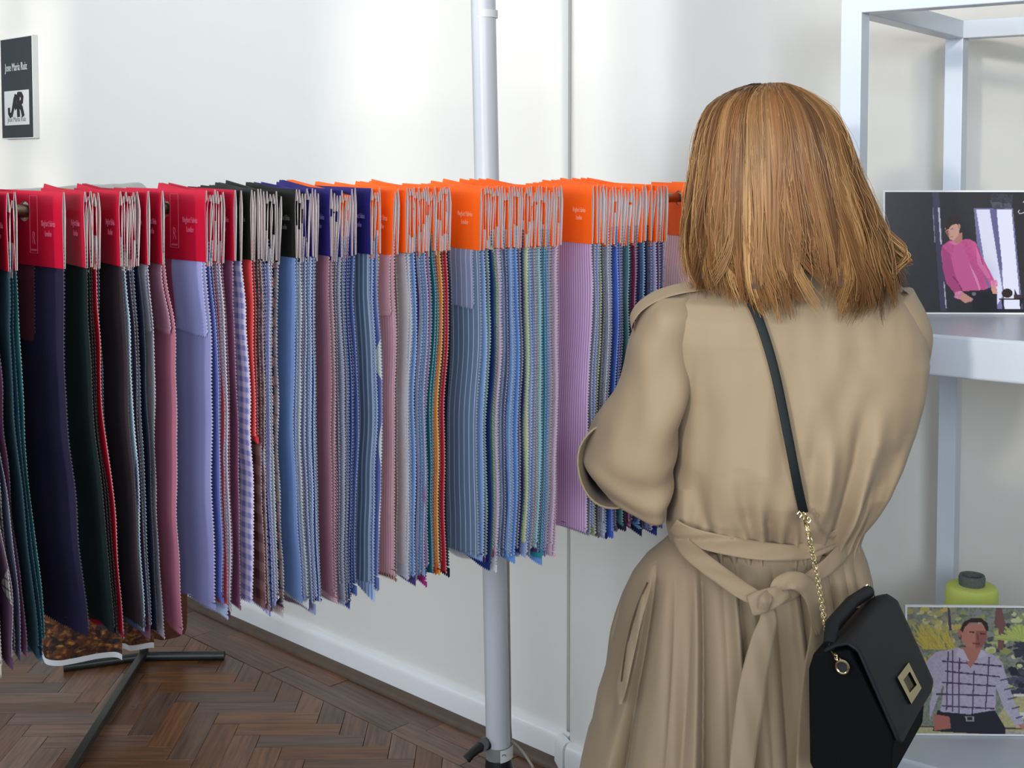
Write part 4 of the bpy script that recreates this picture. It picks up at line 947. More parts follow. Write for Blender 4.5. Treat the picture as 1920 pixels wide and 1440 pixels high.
for k_, i in enumerate((16, 20)):
    a = Vector(V[i]); t_ = Vector(V[i+1]); mb = MB(); d_ = (t_-a); d_.z = 0; d_.normalize(); b_ = Vector((a.x, a.y, 0))
    prof = [(-.055, .028, .05), (-.03, .034, .075), (.03, .036, .07), (.09, .042, .05), (.15, .042, .038), (.20, .03, .03), (.22, .012, .022)]
    sd = Vector((-d_.y, d_.x, 0)); n_ = 14; vs = []
    for (u, hw, hh) in prof:
        for q_ in range(n_):
            t = 2*PI*q_/n_; vs.append(b_+d_*u+sd*hw*math.cos(t)+Vector((0, 0, hh/2+hh/2*math.sin(t))))
    fs = [(j*n_+q_, j*n_+(q_+1) % n_, (j+1)*n_+(q_+1) % n_, (j+1)*n_+q_) for j in range(len(prof)-1) for q_ in range(n_)]+[tuple(range(n_)), tuple(range(len(prof)*n_-n_, len(prof)*n_))]
    mb.add(vs, fs); mb.build('shoe', M_shoe2, person, smooth=True)

# --- coat
def ring_mesh(name, tab, disp, m, parent, n=200, rows=110, Yc=WY, cap_top=True, cap_bot=False, yc_tab=None, ex=2.4):
    """tab rows: (py, xl, xr, back depth, front depth); superellipse rings around the body"""
    vs = []; fs = []
    y0, y1 = tab[0][0], tab[-1][0]
    for j in range(rows+1):
        py = y0+(y1-y0)*j/rows; xl, xr, db, df = interp(tab, py)
        a, b = at(xl, py, Yc), at(xr, py, Yc); c = (a+b)/2; hw = (b.x-a.x)/2
        for i in range(n):
            t = 2*PI*i/n   # 0 = right (+x), PI/2 = away, 3PI/2 = towards camera
            ct, st = math.cos(t), math.sin(t); e = 2/ex
            x = math.copysign(abs(ct)**e, ct); y = math.copysign(abs(st)**e, st)
            d = disp(t, py, x, c.x+hw*x)
            dpt = df if y > 0 else db
            vs.append((c.x+(hw+min(0, d)*.6*abs(x))*x, Yc+(dpt*y)+(d*math.copysign(1, y) if abs(y) > .02 else 0)*min(1, abs(y)*1.6), c.z))
    for j in range(rows):
        for i in range(n):
            i2 = (i+1) % n; fs.append((j*n+i, (j+1)*n+i, (j+1)*n+i2, j*n+i2))
    if cap_top: fs.append(tuple(range(n))[::-1])
    o = mesh_obj(name, vs, fs, m, None, True); place(o, parent)
    return o
def px_of(x, z, Y): 
    r = Vector((x, Y, z))-cam.location; dp = r.y*cp-r.z*sp; return 960+F*r.x/dp
def crease(x, c, w_): # sharp groove
    return -math.exp(-abs(x-c)/w_)
def ridge(x, c, w_): return math.exp(-((x-c)/w_)**2)
BT = [(508, 1452, 1580, .045, .05), (520, 1420, 1610, .065, .06), (532, 1345, 1655, .082, .07), (545, 1285, 1680, .098, .08), (562, 1240, 1697, .112, .09), (590, 1215, 1713, .125, .10), (630, 1222, 1729, .136, .11), (680, 1240, 1734, .145, .12), (740, 1256, 1722, .152, .13),
      (800, 1262, 1704, .156, .13), (860, 1263, 1682, .156, .13), (910, 1259, 1658, .150, .125), (950, 1253, 1635, .138, .12), (985, 1250, 1614, .122, .11), (1012, 1255, 1606, .112, .105), (1035, 1258, 1608, .110, .105)]
# gathers above the belt: (px at the waist, px at their top, top y, strength)
GA = [(1300, 1285, 880, .007), (1330, 1300, 890, .011), (1352, 1325, 880, .007), (1378, 1352, 900, .006), (1402, 1372, 870, .010), (1418, 1398, 930, .006), (1436, 1408, 880, .013), (1450, 1432, 960, .006), (1462, 1452, 930, .008), (1482, 1478, 820, .010), (1497, 1496, 760, .009), (1508, 1512, 880, .007), (1528, 1560, 860, .009), (1545, 1582, 740, .010), (1562, 1605, 850, .009), (1585, 1640, 820, .010), (1600, 1665, 800, .007)]
def dispB(t, py, x, wx):
    if math.sin(t) > 0: return .002*nz(wx*20, py*.01, 3)
    px = 960+F*wx/WY
    d = .007*nz(px*.011, py*.006, 0)+.0040*nz(px*.026, py*.010, 4)
    for (xb, xt, yt, s_) in GA:
        if py > yt-30:
            f = (py-yt)/(1020-yt); f = max(-.2, min(1, f)); c = xt+(xb-xt)*max(0, f)**1.15; g = min(1, max(0, (py-(yt-30))/90))
            wd = 5+14*(1-max(0, f)); d += -1.7*s_*g*math.exp(-((px-c)/wd)**2)+1.2*s_*g*math.exp(-((px-c-wd*1.9)/(wd*1.1))**2)
    # soft sag folds across the upper back and the blouse over the belt
    d += .006*math.exp(-((py-885)/70)**2)*math.exp(-((px-1400)/130)**2)+.004*math.exp(-((px-1600)/60)**2-((py-790)/90)**2)
    d += -.006*math.exp(-((px-(1285-(py-660)*.06))/9)**2)*(1 if 640 < py < 900 else 0)*min(1, max(0, (py-640)/60))
    # vertical soft folds down the back
    if py > 640: d += (.0035*math.sin(px*.055+1.2)+.003*math.sin(px*.083+py*.004))*min(1, (py-640)/120)
    return d
coat = ring_mesh('coat', BT, dispB, M_coat, person, n=420, rows=260, Yc=WY+.01)
ST = [(1008, 1256, 1608, .112, .105), (1022, 1240, 1613, .122, .11), (1045, 1212, 1622, .138, .12), (1080, 1186, 1630, .160, .14), (1120, 1167, 1631, .180, .155), (1160, 1153, 1630, .197, .17), (1200, 1142, 1632, .210, .18), (1290, 1121, 1640, .236, .20), (1370, 1105, 1650, .255, .22), (1440, 1090, 1662, .27, .235), (1600, 1062, 1685, .30, .26), (1665, 1055, 1692, .305, .265)]
# pleats: (px at belt, px at y 1440, depth, sharpness)
PL = [(1232, 1135, .020, 5), (1262, 1215, .010, 9), (1290, 1240, .012, 12), (1303, 1285, .030, 6), (1340, 1330, .008, 16), (1366, 1370, .030, 5), (1402, 1408, .010, 14), (1428, 1440, .016, 9), (1452, 1470, .010, 12), (1475, 1497, .026, 7), (1505, 1540, .012, 12), (1535, 1572, .024, 7), (1565, 1606, .014, 9), (1590, 1636, .022, 7)]
def dispS(t, py, x, wx):
    k = min(1.35, max(0, (py-1020)/420)); px = 960+F*wx/WY
    if math.sin(t) > 0: return (.016*math.sin(wx*70)+.01*math.sin(wx*113+1))*k
    d = .004*nz(px*.02, py*.004, 9)
    g = min(1, max(0, (py-1012)/50))*(.45+.75*k)
    for (x0, x1, dp_, sh) in PL:
        dp_ = dp_*1.5
        c = x0+(x1-x0)*((py-1020)/420); u = px-c
        wd = sh*(.7+.6*k)
        d += g*dp_*(-math.exp(-abs(u)/(wd*(1.0 if u < 0 else 1.9)))+.60*math.exp(-((u+wd*2.6)/(wd*2.0))**2)+.25*math.exp(-((u-wd*5)/(wd*2.6))**2))
    d += .014*k*math.sin(px*.047+.6)+.006*k*math.sin(px*.101+2)
    return d
skirt = ring_mesh('skirt', ST, dispS, M_coat, coat, n=640, rows=150, Yc=WY+.01, cap_top=False, ex=2.1)
so = skirt.modifiers.new('s', 'SOLIDIFY'); so.thickness = .002

def coat_surf(px, py):
    """approximate y of the coat's back at an image point"""
    tab = BT if py < 1010 else ST; xl, xr, db, df = interp(tab, py); u = (px-(xl+xr)/2)/((xr-xl)/2); u = max(-.985, min(.985, u)); ex = 2.4 if py < 1010 else 2.1
    return WY+.01-db*(1-abs(u)**ex)**(1/ex)
def on_coat(px, py, off):
    Y = coat_surf(px, py)-off; return at(px, py, Y)
def ribbon(name, pts, wd, m, parent, off=.012, th=.004, wtab=None, twist=0, bend=0):
    """flat band whose centre line runs through image points over the coat; width in image pixels"""
    n = (len(pts)-1)*10; P3 = []; 
    def cat(i, t):
        p = [pts[max(0, min(len(pts)-1, k))] for k in (i-1, i, i+1, i+2)]
        return [0.5*((2*p[1][a])+(-p[0][a]+p[2][a])*t+(2*p[0][a]-5*p[1][a]+4*p[2][a]-p[3][a])*t*t+(-p[0][a]+3*p[1][a]-3*p[2][a]+p[3][a])*t**3) for a in range(len(pts[0]))]
    for i in range(len(pts)-1):
        for k in range(10): P3.append(cat(i, k/10))
    P3.append(list(pts[-1]))
    vs = []; m_ = 8
    for j, p in enumerate(P3):
        a = P3[max(0, j-1)]; b = P3[min(len(P3)-1, j+1)]; dx, dy = b[0]-a[0], b[1]-a[1]; L = math.hypot(dx, dy) or 1; nx, ny = -dy/L, dx/L
        w_ = (p[2] if len(p) > 2 else wd)/2; o_ = p[3] if len(p) > 3 else off
        for side in (0, 1):
            for k in range(m_+1):
                f = -1+2*k/m_
                bulge = .0025*math.cos(f*PI/2)+.0012*math.sin(j*.35+k*.8)
                vs.append(on_coat(p[0]+nx*w_*f, p[1]+ny*w_*f, o_+bulge-(th if side else 0)))
    st = 2*(m_+1); fs = []
    for j in range(len(P3)-1):
        for k in range(m_):
            a = j*st+k; fs.append((a, a+1, a+st+1, a+st)); a += m_+1; fs.append((a, a+st, a+st+1, a+1))
        a = j*st; fs.append((a, a+st, a+st+m_+1, a+m_+1)); a = j*st+m_; fs.append((a, a+m_+1, a+st+m_+1, a+st))
    o = mesh_obj(name, vs, fs, m, None, True); place(o, parent)
    bm_ = bmesh.new(); bm_.from_mesh(o.data); bmesh.ops.recalc_face_normals(bm_, faces=bm_.faces); bm_.to_mesh(o.data); bm_.free()
    return o
M_belt = M_coat
belt = ribbon('belt', [(1262, 985, 26), (1285, 1000, 30), (1320, 1013, 34), (1380, 1026, 36), (1440, 1034, 34), (1500, 1036, 28), (1540, 1028, 24), (1580, 1005, 24), (1612, 972, 20)], 32, M_belt, coat, off=.014)
ribbon('belt_strap', [(1270, 1003, 22, .012), (1290, 1030, 32, .018), (1320, 1055, 34, .020), (1360, 1085, 34, .022), (1400, 1112, 32, .026), (1436, 1130, 28, .034)], 32, M_belt, belt)
ribbon('belt_strap', [(1612, 985, 20, .010), (1590, 1020, 30, .016), (1560, 1055, 30, .020), (1520, 1085, 28, .022), (1480, 1112, 28, .026), (1440, 1132, 26, .030)], 32, M_belt, belt)
ribbon('belt_strap', [(1500, 1030, 20, .014), (1540, 1018, 24, .018), (1580, 998, 24, .018), (1610, 962, 18, .012)], 26, M_belt, belt)
kn = ribbon('knot', [(1406, 1136, 40, .034), (1430, 1128, 44, .046), (1456, 1118, 38, .050), (1478, 1110, 26, .044)], 40, M_belt, belt)
ribbon('bow_loop', [(1452, 1112, 20, .040), (1462, 1096, 30, .052), (1486, 1088, 34, .060), (1510, 1098, 36, .058), (1526, 1124, 32, .050), (1532, 1160, 26, .040), (1534, 1190, 8, .034)], 34, M_belt, belt)
ribbon('belt_tail', [(1438, 1138, 22, .040), (1440, 1165, 34, .036), (1430, 1200, 42, .032), (1418, 1250, 48, .030), (1408, 1310, 52, .030), (1398, 1380, 50, .032), (1390, 1450, 46, .034), (1386, 1500, 44, .036)], 44, M_belt, belt)
ribbon('knot', [(1446, 1108, 14, .046), (1436, 1124, 24, .060), (1432, 1144, 20, .050)], 20, M_belt, belt)
# second tail falling inside the pleats
ribbon('belt_tail', [(1532, 1150, 18, .034), (1532, 1200, 30, .028), (1526, 1260, 40, .024), (1520, 1340, 46, .022), (1516, 1460, 48, .020)], 44, M_belt, belt)
# pocket welt with its dark opening
ribbon('pocket_welt', [(1218, 1088, 10, .010), (1204, 1130, 16, .012), (1190, 1180, 18, .012), (1178, 1230, 20, .012), (1166, 1285, 20, .010), (1160, 1320, 12, .006)], 14, M_coat, skirt, th=.002)
ribbon('pocket_opening', [(1214, 1092, 3, .012), (1196, 1135, 4, .0135), (1182, 1180, 4, .0135), (1172, 1230, 4, .0135), (1165, 1278, 3, .0115)], 5, M_lining, skirt, th=.001)

# sleeves: lofts between the outer and the inner outline
def loft(name, secs, m, parent, n=40, sub=10, cap=True, wr=.0):
    """secs: (centre, half-axis a, half-axis b) as vectors"""
    out = []
    def cr(p0, p1, p2, p3, t): return 0.5*((2*p1)+(-p0+p2)*t+(2*p0-5*p1+4*p2-p3)*t*t+(-p0+3*p1-3*p2+p3)*t**3)
    for i in range(len(secs)-1):
        for k in range(sub):
            out.append([cr(*[Vector(secs[max(0, min(len(secs)-1, q))][c]) for q in (i-1, i, i+1, i+2)], k/sub) for c in range(3)])
    out.append([Vector(v) for v in secs[-1]])
    vs = []
    for j, (c, a, b) in enumerate(out):
        for i in range(n):
            t = 2*PI*i/n; e = .9; ct, st = math.cos(t), math.sin(t)
            p = c+a*math.copysign(abs(ct)**e, ct)+b*math.copysign(abs(st)**e, st)
            if wr:
                nrm = (p-c).normalized(); w1 = math.sin(j*.30+2.0*math.sin(t*2+1))*.5+math.sin(t*3+j*.13)*.6
                p += nrm*wr*w1
                p += nrm*wr*1.2*nz(p.x*18, p.y*18, p.z*12)
            vs.append(p)
    fs = [(j*n+i, j*n+(i+1) % n, (j+1)*n+(i+1) % n, (j+1)*n+i) for j in range(len(out)-1) for i in range(n)]
    if cap: fs += [tuple(range(n))[::-1], tuple(range((len(out)-1)*n, len(out)*n))]
    o = mesh_obj(name, vs, fs, m, None, True); place(o, parent)
    bm_ = bmesh.new(); bm_.from_mesh(o.data); bmesh.ops.recalc_face_normals(bm_, faces=bm_.faces); bm_.to_mesh(o.data); bm_.free()
    return o
def sec(xo, yo, xi, yi, Y, dep, sk=0):
    """outer/inner outline points in the photo, at depth Y, half thickness dep, sk: outer edge further away"""
    a = at(xo, yo, Y+sk); b = at(xi, yi, Y); c = (a+b)/2
    ax = (b-a)/2; bx = Vector((0, dep, 0)); return (c, ax, bx)
sl = loft('sleeve', [sec(1225, 556, 1310, 552, 2.12, .05), sec(1197, 580, 1318, 590, 2.12, .08), sec(1186, 622, 1300, 650, 2.115, .092, .01), sec(1176, 680, 1288, 722, 2.11, .095, .02), sec(1152, 738, 1276, 790, 2.10, .098, .03), sec(1122, 792, 1268, 845, 2.10, .10, .05),
                     sec(1093, 838, 1262, 882, 2.10, .10, .07), sec(1094, 868, 1257, 908, 2.10, .095, .07), sec(1112, 900, 1252, 932, 2.10, .085, .06), sec(1150, 935, 1247, 952, 2.10, .07, .03), sec(1192, 964, 1242, 968, 2.10, .05, .01), sec(1216, 978, 1236, 976, 2.10, .012, 0)], M_coat, coat, n=72, sub=9, wr=.0062)
# wide cuff end reaching away to the rail
el = at(1175, 880, 2.16)
cf0 = at(1150, 868, 2.18); cf1 = at(1142, 856, 2.33)
d_ = (cf1-cf0).normalized(); sdv = d_.cross(Vector((0, 0, 1))).normalized(); uv_ = sdv.cross(d_).normalized()
cu = loft('sleeve_end', [(cf0-d_*.06, sdv*.06, uv_*.07), (cf0, sdv*.050, uv_*.060), (cf1, sdv*.042, uv_*.052)], M_coat, sl, n=32, cap=False, wr=.002)
cu.modifiers.new('s', 'SOLIDIFY').thickness = -.003
cu = loft('cuff_tab', [(cf1-d_*.03, sdv*.046, uv_*.056), (cf1-d_*.005, sdv*.045, uv_*.055)], M_coat, sl, n=32, cap=False)
# shoulder seam stitching lines
ribbon('seam', [(1200, 636, 2, .004), (1226, 664, 3, .004), (1240, 700, 3, .004), (1250, 740, 3, .004), (1262, 790, 2, .004)], 3, M_coat, sl, off=.004)
# right sleeve
loft('sleeve', [(Vector((X_(1660), 2.13, Z_(565))), Vector((.045, 0, .02)), Vector((0, .06, 0))), (Vector((X_(1684), 2.15, Z_(620))), Vector((.058, 0, 0)), Vector((0, .085, 0))), (Vector((X_(1688), 2.18, Z_(700))), Vector((.056, 0, 0)), Vector((0, .085, 0))), (Vector((X_(1672), 2.22, Z_(800))), Vector((.054, 0, 0)), Vector((0, .08, .0))),
                (Vector((X_(1640), 2.26, Z_(900))), Vector((.05, 0, .02)), Vector((0, .07, .03))), (Vector((X_(1590), 2.34, Z_(905))), Vector((.03, .02, .05)), Vector((-.02, .05, .03))), (Vector((X_(1555), 2.42, Z_(860))), Vector((.02, .01, .05)), Vector((-.03, .045, .01)))], M_coat, coat, n=48, sub=8, wr=.003)
# epaulettes: stiff curved flaps standing off both shoulders
def flap(name, line_, wd, up, m=M_coat):
    vs = []; n = len(line_)
    P3 = [at(*p) for p in line_]
    for k, p in enumerate(P3):
        for s in (0, 1): vs += [p+up*(wd/2*(1 if s == 0 else -1)), p+up*(wd/2*(1 if s == 0 else -1))+Vector((0, .0035, -.0035))]
    fs = []
    for k in range(n-1):
        a = 4*k; b = a+4; fs += [(a, b, b+2, a+2), (a+1, a+3, b+3, b+1), (a, a+1, b+1, b), (a+2, b+2, b+3, a+3)]
    fs += [(0, 2, 3, 1), (4*n-4, 4*n-3, 4*n-1, 4*n-2)]
    o = mesh_obj(name, vs, fs, m, None, True); place(o, coat); o.modifiers.new('s', 'SUBSURF').levels = 1
    bm_ = bmesh.new(); bm_.from_mesh(o.data); bmesh.ops.recalc_face_normals(bm_, faces=bm_.faces); bm_.to_mesh(o.data); bm_.free(); return o
flap('epaulette', [(1345, 532, 2.10), (1305, 534, 2.10), (1262, 541, 2.10), (1228, 553, 2.10), (1200, 571, 2.10), (1186, 590, 2.10), (1181, 606, 2.105), (1186, 614, 2.10)], .045, Vector((0, .9, .3)).normalized())
flap('epaulette', [(1640, 520, 2.10), (1672, 524, 2.11), (1698, 540, 2.12), (1710, 562, 2.12), (1712, 580, 2.12)], .050, Vector((-.15, .9, .3)).normalized())
# collar
cl = []
for j, (r_, z_) in enumerate(((.070, Z_(560)), (.074, Z_(535)), (.066, Z_(505)), (.060, Z_(500)))):
    cl.append((Vector((X_(1512)-.02, 2.10, z_)), Vector((r_*1.15, 0, 0)), Vector((0, r_, 0))))
co = loft('collar', cl, M_coat, coat, n=48, cap=False); co.modifiers.new('s', 'SOLIDIFY').thickness = .004

# --- hair
HT = [(157, 1410, 1472, .02, .02), (160, 1394, 1486, .038, .034), (166, 1374, 1504, .055, .048), (175, 1354, 1520, .070, .06), (187, 1339, 1536, .082, .07), (202, 1328, 1553, .092, .08), (222, 1318, 1567, .102, .087), (248, 1311, 1580, .109, .092), (280, 1305, 1591, .114, .095), (330, 1298, 1606, .118, .095), (380, 1291, 1628, .118, .09), (430, 1286, 1650, .116, .085), (480, 1284, 1668, .114, .08), (520, 1285, 1684, .114, .075), (560, 1296, 1684, .112, .07), (600, 1310, 1670, .110, .07)]
HY = 2.085
def hair_pt(t, py, k=1.0):
    """t: angle, 3PI/2 = towards camera"""
    xl, xr, db, df = interp(HT, py); a, b = at(xl, py, HY), at(xr, py, HY); c = (a+b)/2; hw = (b.x-a.x)/2
    ct, st = math.cos(t), math.sin(t); e = .92
    return Vector((c.x+hw*k*math.copysign(abs(ct)**e, ct), HY+(df if st > 0 else db)*k*math.copysign(abs(st)**e, st), c.z-(1-k)*.02))
M_hair = vcol_mat('hair', .45, spec=.3)
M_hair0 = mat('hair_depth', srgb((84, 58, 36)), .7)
def end_y(t):
    # hem of the hair: lower at left/right clumps, open over the nape
    px = 1485+200*math.cos(t)
    return float(np.interp(px, (1285, 1330, 1395, 1420, 1450, 1485, 1515, 1545, 1590, 1625, 1660, 1685), (538, 540, 572, 572, 540, 500, 512, 562, 584, 576, 545, 530)))
# under-mass
vs = []; n = 96; rows = 44
for j in range(rows+1):
    for i in range(n):
        t = 2*PI*i/n
        py = 159+((min(end_y(t), 552)-22 if math.sin(t) < .3 else 500)-159)*j/rows
        k = (.945 if py > 190 else .80+.145*(py-159)/31)-.03*math.sin(t*9+py*.02)-.02*math.sin(t*17+1)
        p = hair_pt(t, py, k)
        if math.sin(t) > .25 and py > 230:    # open at the face
            p.y = min(p.y, HY+.02)
        vs.append(p)
fs = [(j*n+i, (j+1)*n+i, (j+1)*n+(i+1) % n, j*n+(i+1) % n) for j in range(rows) for i in range(n)]+[tuple(range(n))]
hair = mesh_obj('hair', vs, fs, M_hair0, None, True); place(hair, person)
# strands, in locks
rh = random.Random(11)
sv = []; sf = []; sc_ = []
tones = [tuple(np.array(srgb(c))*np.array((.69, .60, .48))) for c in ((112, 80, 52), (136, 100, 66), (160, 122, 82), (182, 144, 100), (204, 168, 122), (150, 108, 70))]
PART = (1440, 160)
NL = 300
for L_ in range(NL):
    # locks mostly on the back and sides
    t0 = PI+ (PI*1.0)*(L_+.5)/NL*1.0; t0 = PI-.45+(PI+.9)*((L_+rh.random())/NL)
    layer = rh.choice((0, 0, 1, 1, 2))
    ey = end_y(t0)+rh.uniform(-26, 8)-layer*rh.uniform(0, 26) if rh.random() < .8 else end_y(t0)-rh.uniform(30, 150)
    swing = rh.gauss(0, .10); ph = rh.uniform(0, 6.28); amp = rh.uniform(.010, .055); kk = .955+.03*layer+rh.uniform(-.012, .014)
    ctone = rh.choices(range(6), (2, 3, 4, 3, 2, 3))[0]; flip = rh.gauss(0, .030)
    for s_ in range(22):
        dt_ = rh.gauss(0, .034); ke = kk+rh.gauss(0, .006); e2_ = ey+rh.gauss(0, 9)
        y_start = 158+rh.random()**2*30 if rh.random() < .8 else rh.uniform(170, 330)
        npt = 22; wd = rh.uniform(.0008, .0017); col = np.array(tones[ctone])*rh.uniform(.82, 1.2); tip = rh.gauss(0, .004)
        pts = []
        for q_ in range(npt):
            f = q_/(npt-1); py = y_start+(e2_-y_start)*f
            conv = 1.25-1.0*f**1.6      # strands of a lock meet at the tip
            t = t0+dt_*conv+swing*f*f+amp*math.sin(ph+f*5.0)*f
            # combing: near the top everything comes from the parting
            k2 = ke*(1-.06*max(0, f-.86)/.14*(1 if layer < 2 else .2))
            p = hair_pt(t, py, k2)
            if py < 200:
                c0 = at(PART[0], 159, HY-.01); g = ((200-py)/42); g = min(1, max(0, g)); p = p.lerp(Vector((c0.x+(p.x-c0.x)*.75, p.y, p.z)), g*.5)
            p.x += flip*max(0, f-.75)**2*12*.6+tip*f; p.y -= .004*math.sin(ph*2+f*4)*f
            pts.append(p)
        b = len(sv)
        for q_, p in enumerate(pts):
            d = (pts[min(npt-1, q_+1)]-pts[max(0, q_-1)]).normalized(); out_ = Vector((p.x-X_(1455), p.y-HY, 0)); 
            if out_.length < 1e-4: out_ = Vector((0, -1, 0))
            sdv_ = d.cross(out_).normalized(); f = q_/(npt-1); w_ = wd*(1 if f < .7 else 1-(f-.7)/.3*.8)
            o2 = out_.normalized()*w_*.6
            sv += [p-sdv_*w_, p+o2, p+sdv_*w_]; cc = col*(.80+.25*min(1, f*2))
            sc_ += [cc, cc, cc]
        for q_ in range(npt-1):
            a = b+3*q_; sf += [(a, a+3, a+4, a+1), (a+1, a+4, a+5, a+2)]
# loose curls over the right shoulder and flyaways
for k in range(150):
    t0 = rh.uniform(-.25, .35)+2*PI; y0 = rh.uniform(400, 470); a0 = rh.uniform(0, .02); pts = []
    for q_ in range(18):
        f = q_/17; p = hair_pt(t0, y0+(545-y0)*f, 1.0); ang = f*4.2; p.x += (.022+a0)*math.sin(ang)*f+.004; p.z += .018*(1-math.cos(ang))*f; p.y -= .02*f; pts.append(p)
    b = len(sv); col = np.array(tones[rh.randrange(1, 5)])*rh.uniform(.8, 1.1)
    for q_, p in enumerate(pts):
        w_ = .0008; sv += [p+Vector((-w_, 0, 0)), p+Vector((0, -w_, w_)), p+Vector((w_, 0, 0))]; sc_ += [col]*3
    for q_ in range(17): a = b+3*q_; sf += [(a, a+3, a+4, a+1), (a+1, a+4, a+5, a+2)]
for k in range(260):
    t0 = rh.uniform(PI-.5, 2*PI+.5); y0 = rh.uniform(165, 420); kf = 1.0; pts = []; o_ = rh.uniform(.002, .012); ln = rh.uniform(60, 180)
    for q_ in range(10):
        f = q_/9; pts.append(hair_pt(t0+rh.uniform(-.01, .01)+.05*f*math.sin(k), y0+ln*f, 1+o_/.12*math.sin(f*PI)))
    b = len(sv); col = np.array(tones[4])
    for p in pts:
        w_ = .00028; sv += [p+Vector((-w_, 0, 0)), p+Vector((0, -w_, w_)), p+Vector((w_, 0, 0))]; sc_ += [col]*3
    for q_ in range(9): a = b+3*q_; sf += [(a, a+3, a+4, a+1), (a+1, a+4, a+5, a+2)]
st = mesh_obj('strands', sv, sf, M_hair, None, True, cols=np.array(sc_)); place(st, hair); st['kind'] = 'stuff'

# ---------------------------------------------------------------- handbag
BY = 1.74
M_leather = mat('black_grained_leather', srgb((21, 25, 30)), .55, spec=.3, bump=(700, .25, .0008))
M_leather2 = mat('black_suede_side', srgb((12, 12, 14)), .85, spec=.15, bump=(600, .2, .0008))
M_gold = mat('pale_gold_metal', srgb((222, 208, 166)), .22, metal=1)
AX = Vector((.49, .872, 0)).normalized(); CX = Vector((AX.y, -AX.x, 0))     # along the bag; across, towards the right and the camera
O_ = at(1585, 1213, BY)
bag = thing('handbag', 'black leather flap handbag on gold chain hanging at the woman\'s right hip', 'handbag', (O_.x, O_.y, O_.z))
LB = .225
def bp_(u, v, a): return O_+CX*u+AX*a+Vector((0, 0, v))
S_ = BY/1.95
def profile_solid(name, prof, a0, a1, m, parent, inset=None, bev=.004):
    mb = MB(); mb.prism([bp_(u*S_, v*S_, a0) for u, v in prof], AX*(a1-a0)); return mb.build(name, m, parent, bevel=bev, seg=3)
bodyp = [(.004, -.006), (-.052, -.022), (-.060, -.05), (-.056, -.20), (-.048, -.215), (.058, -.215), (.070, -.20), (.074, -.13)]
bb = profile_solid('bag_body', bodyp, .006, LB-.006, M_leather2, bag)
# flap: thick sheet folded over the top and running down the front, rounded corners
fl = [(-.030, -.016), (-.012, -.003), (.004, .003), (.018, -.004), (.078, -.128), (.080, -.140)]
vs = []; nA = 24
fl2 = []
for i in range(len(fl)-1):
    for k in range(6): f = k/6; fl2.append((fl[i][0]*(1-f)+fl[i+1][0]*f, fl[i][1]*(1-f)+fl[i+1][1]*f))
fl2.append(fl[-1]); m_ = len(fl2)
for side in (0, 1):
    for i, (u, v) in enumerate(fl2):
        du = fl2[min(m_-1, i+1)][0]-fl2[max(0, i-1)][0]; dv = fl2[min(m_-1, i+1)][1]-fl2[max(0, i-1)][1]; L = math.hypot(du, dv); nu, nv = -dv/L, du/L
        if nu < 0 and u > .01: nu, nv = -nu, -nv
        if nv < 0 and u <= .01: nu, nv = -nu, -nv
        o_ = .0035 if side == 0 else 0
        ins = .03*max(0, (i-(m_-7))/7)**2.2
        for k in range(nA+1):
            f = k/nA; a = ins-.004+(LB+.008-2*ins)*f
            vs.append(bp_(u*S_+nu*(o_+.0015), v*S_+nv*(o_+.0015)+.002*math.sin(f*PI), a))
N1 = m_*(nA+1); fs = []
for i in range(m_-1):
    for k in range(nA):
        a = i*(nA+1)+k; fs.append((a, a+1, a+nA+2, a+nA+1)); fs.append((a+N1, a+N1+nA+1, a+N1+nA+2, a+N1+1))
    for k in (0, nA):
        a = i*(nA+1)+k; fs.append((a, a+nA+1, a+N1+nA+1, a+N1))
for i in (0, m_-1):
    for k in range(nA): a = i*(nA+1)+k; fs.append((a, a+1, a+1+N1, a+N1))
fo = mesh_obj('flap', vs, fs, M_leather, None, True); place(fo, bag)
bm_ = bmesh.new(); bm_.from_mesh(fo.data); bmesh.ops.recalc_face_normals(bm_, faces=bm_.faces); bm_.to_mesh(fo.data); bm_.free()
mb = MB(); mb.tube([bp_(-.030*S_, -.010, .02), bp_(-.036*S_, .010, .05), bp_(-.034*S_, .012, .15), bp_(-.028*S_, .006, LB+.004)], .010, 14); mb.build('top_handle', M_leather, bag, smooth=True)
# clasp: lozenge-looking gold plate on the flap
def on_flap(px, py, lift):
    p0 = bp_(.018*S_, -.004*S_, 0); p1 = bp_(.078*S_, -.128*S_, 0); nrm = (p1-p0).cross(AX).normalized()
    if nrm.x < 0: nrm = -nrm
    r = ray(px, py); q0 = p0+nrm*lift; t = (q0-cam.location).dot(nrm)/r.dot(nrm); return cam.location+r*t
cl_ = [(1704, 1242), (1728, 1290), (1709, 1320), (1683, 1270)]; inn = [(1706, 1259), (1719, 1284), (1706, 1299), (1694, 1275)]
mb = MB(); A_ = [on_flap(x, y, .0052) for x, y in cl_]; B_ = [on_flap(x, y, .0095) for x, y in cl_]; C_ = [on_flap(x, y, .0095) for x, y in inn]; D_ = [on_flap(x, y, .0065) for x, y in inn]
mb.add(A_+B_+C_+D_, [(i, (i+1) % 4, 4+(i+1) % 4, 4+i) for i in range(4)]+[(4+i, 4+(i+1) % 4, 8+(i+1) % 4, 8+i) for i in range(4)]+[(8+i, 8+(i+1) % 4, 12+(i+1) % 4, 12+i) for i in range(4)])
cp_ = mb.build('clasp', M_gold, bag)
mb = MB(); mb.add([on_flap(x, y, .0068) for x, y in inn], [(0, 1, 2, 3)]); mb.build('clasp_centre', mat('dark_gold', srgb((96, 88, 62)), .3, metal=1, var=(120, .4)), bag)
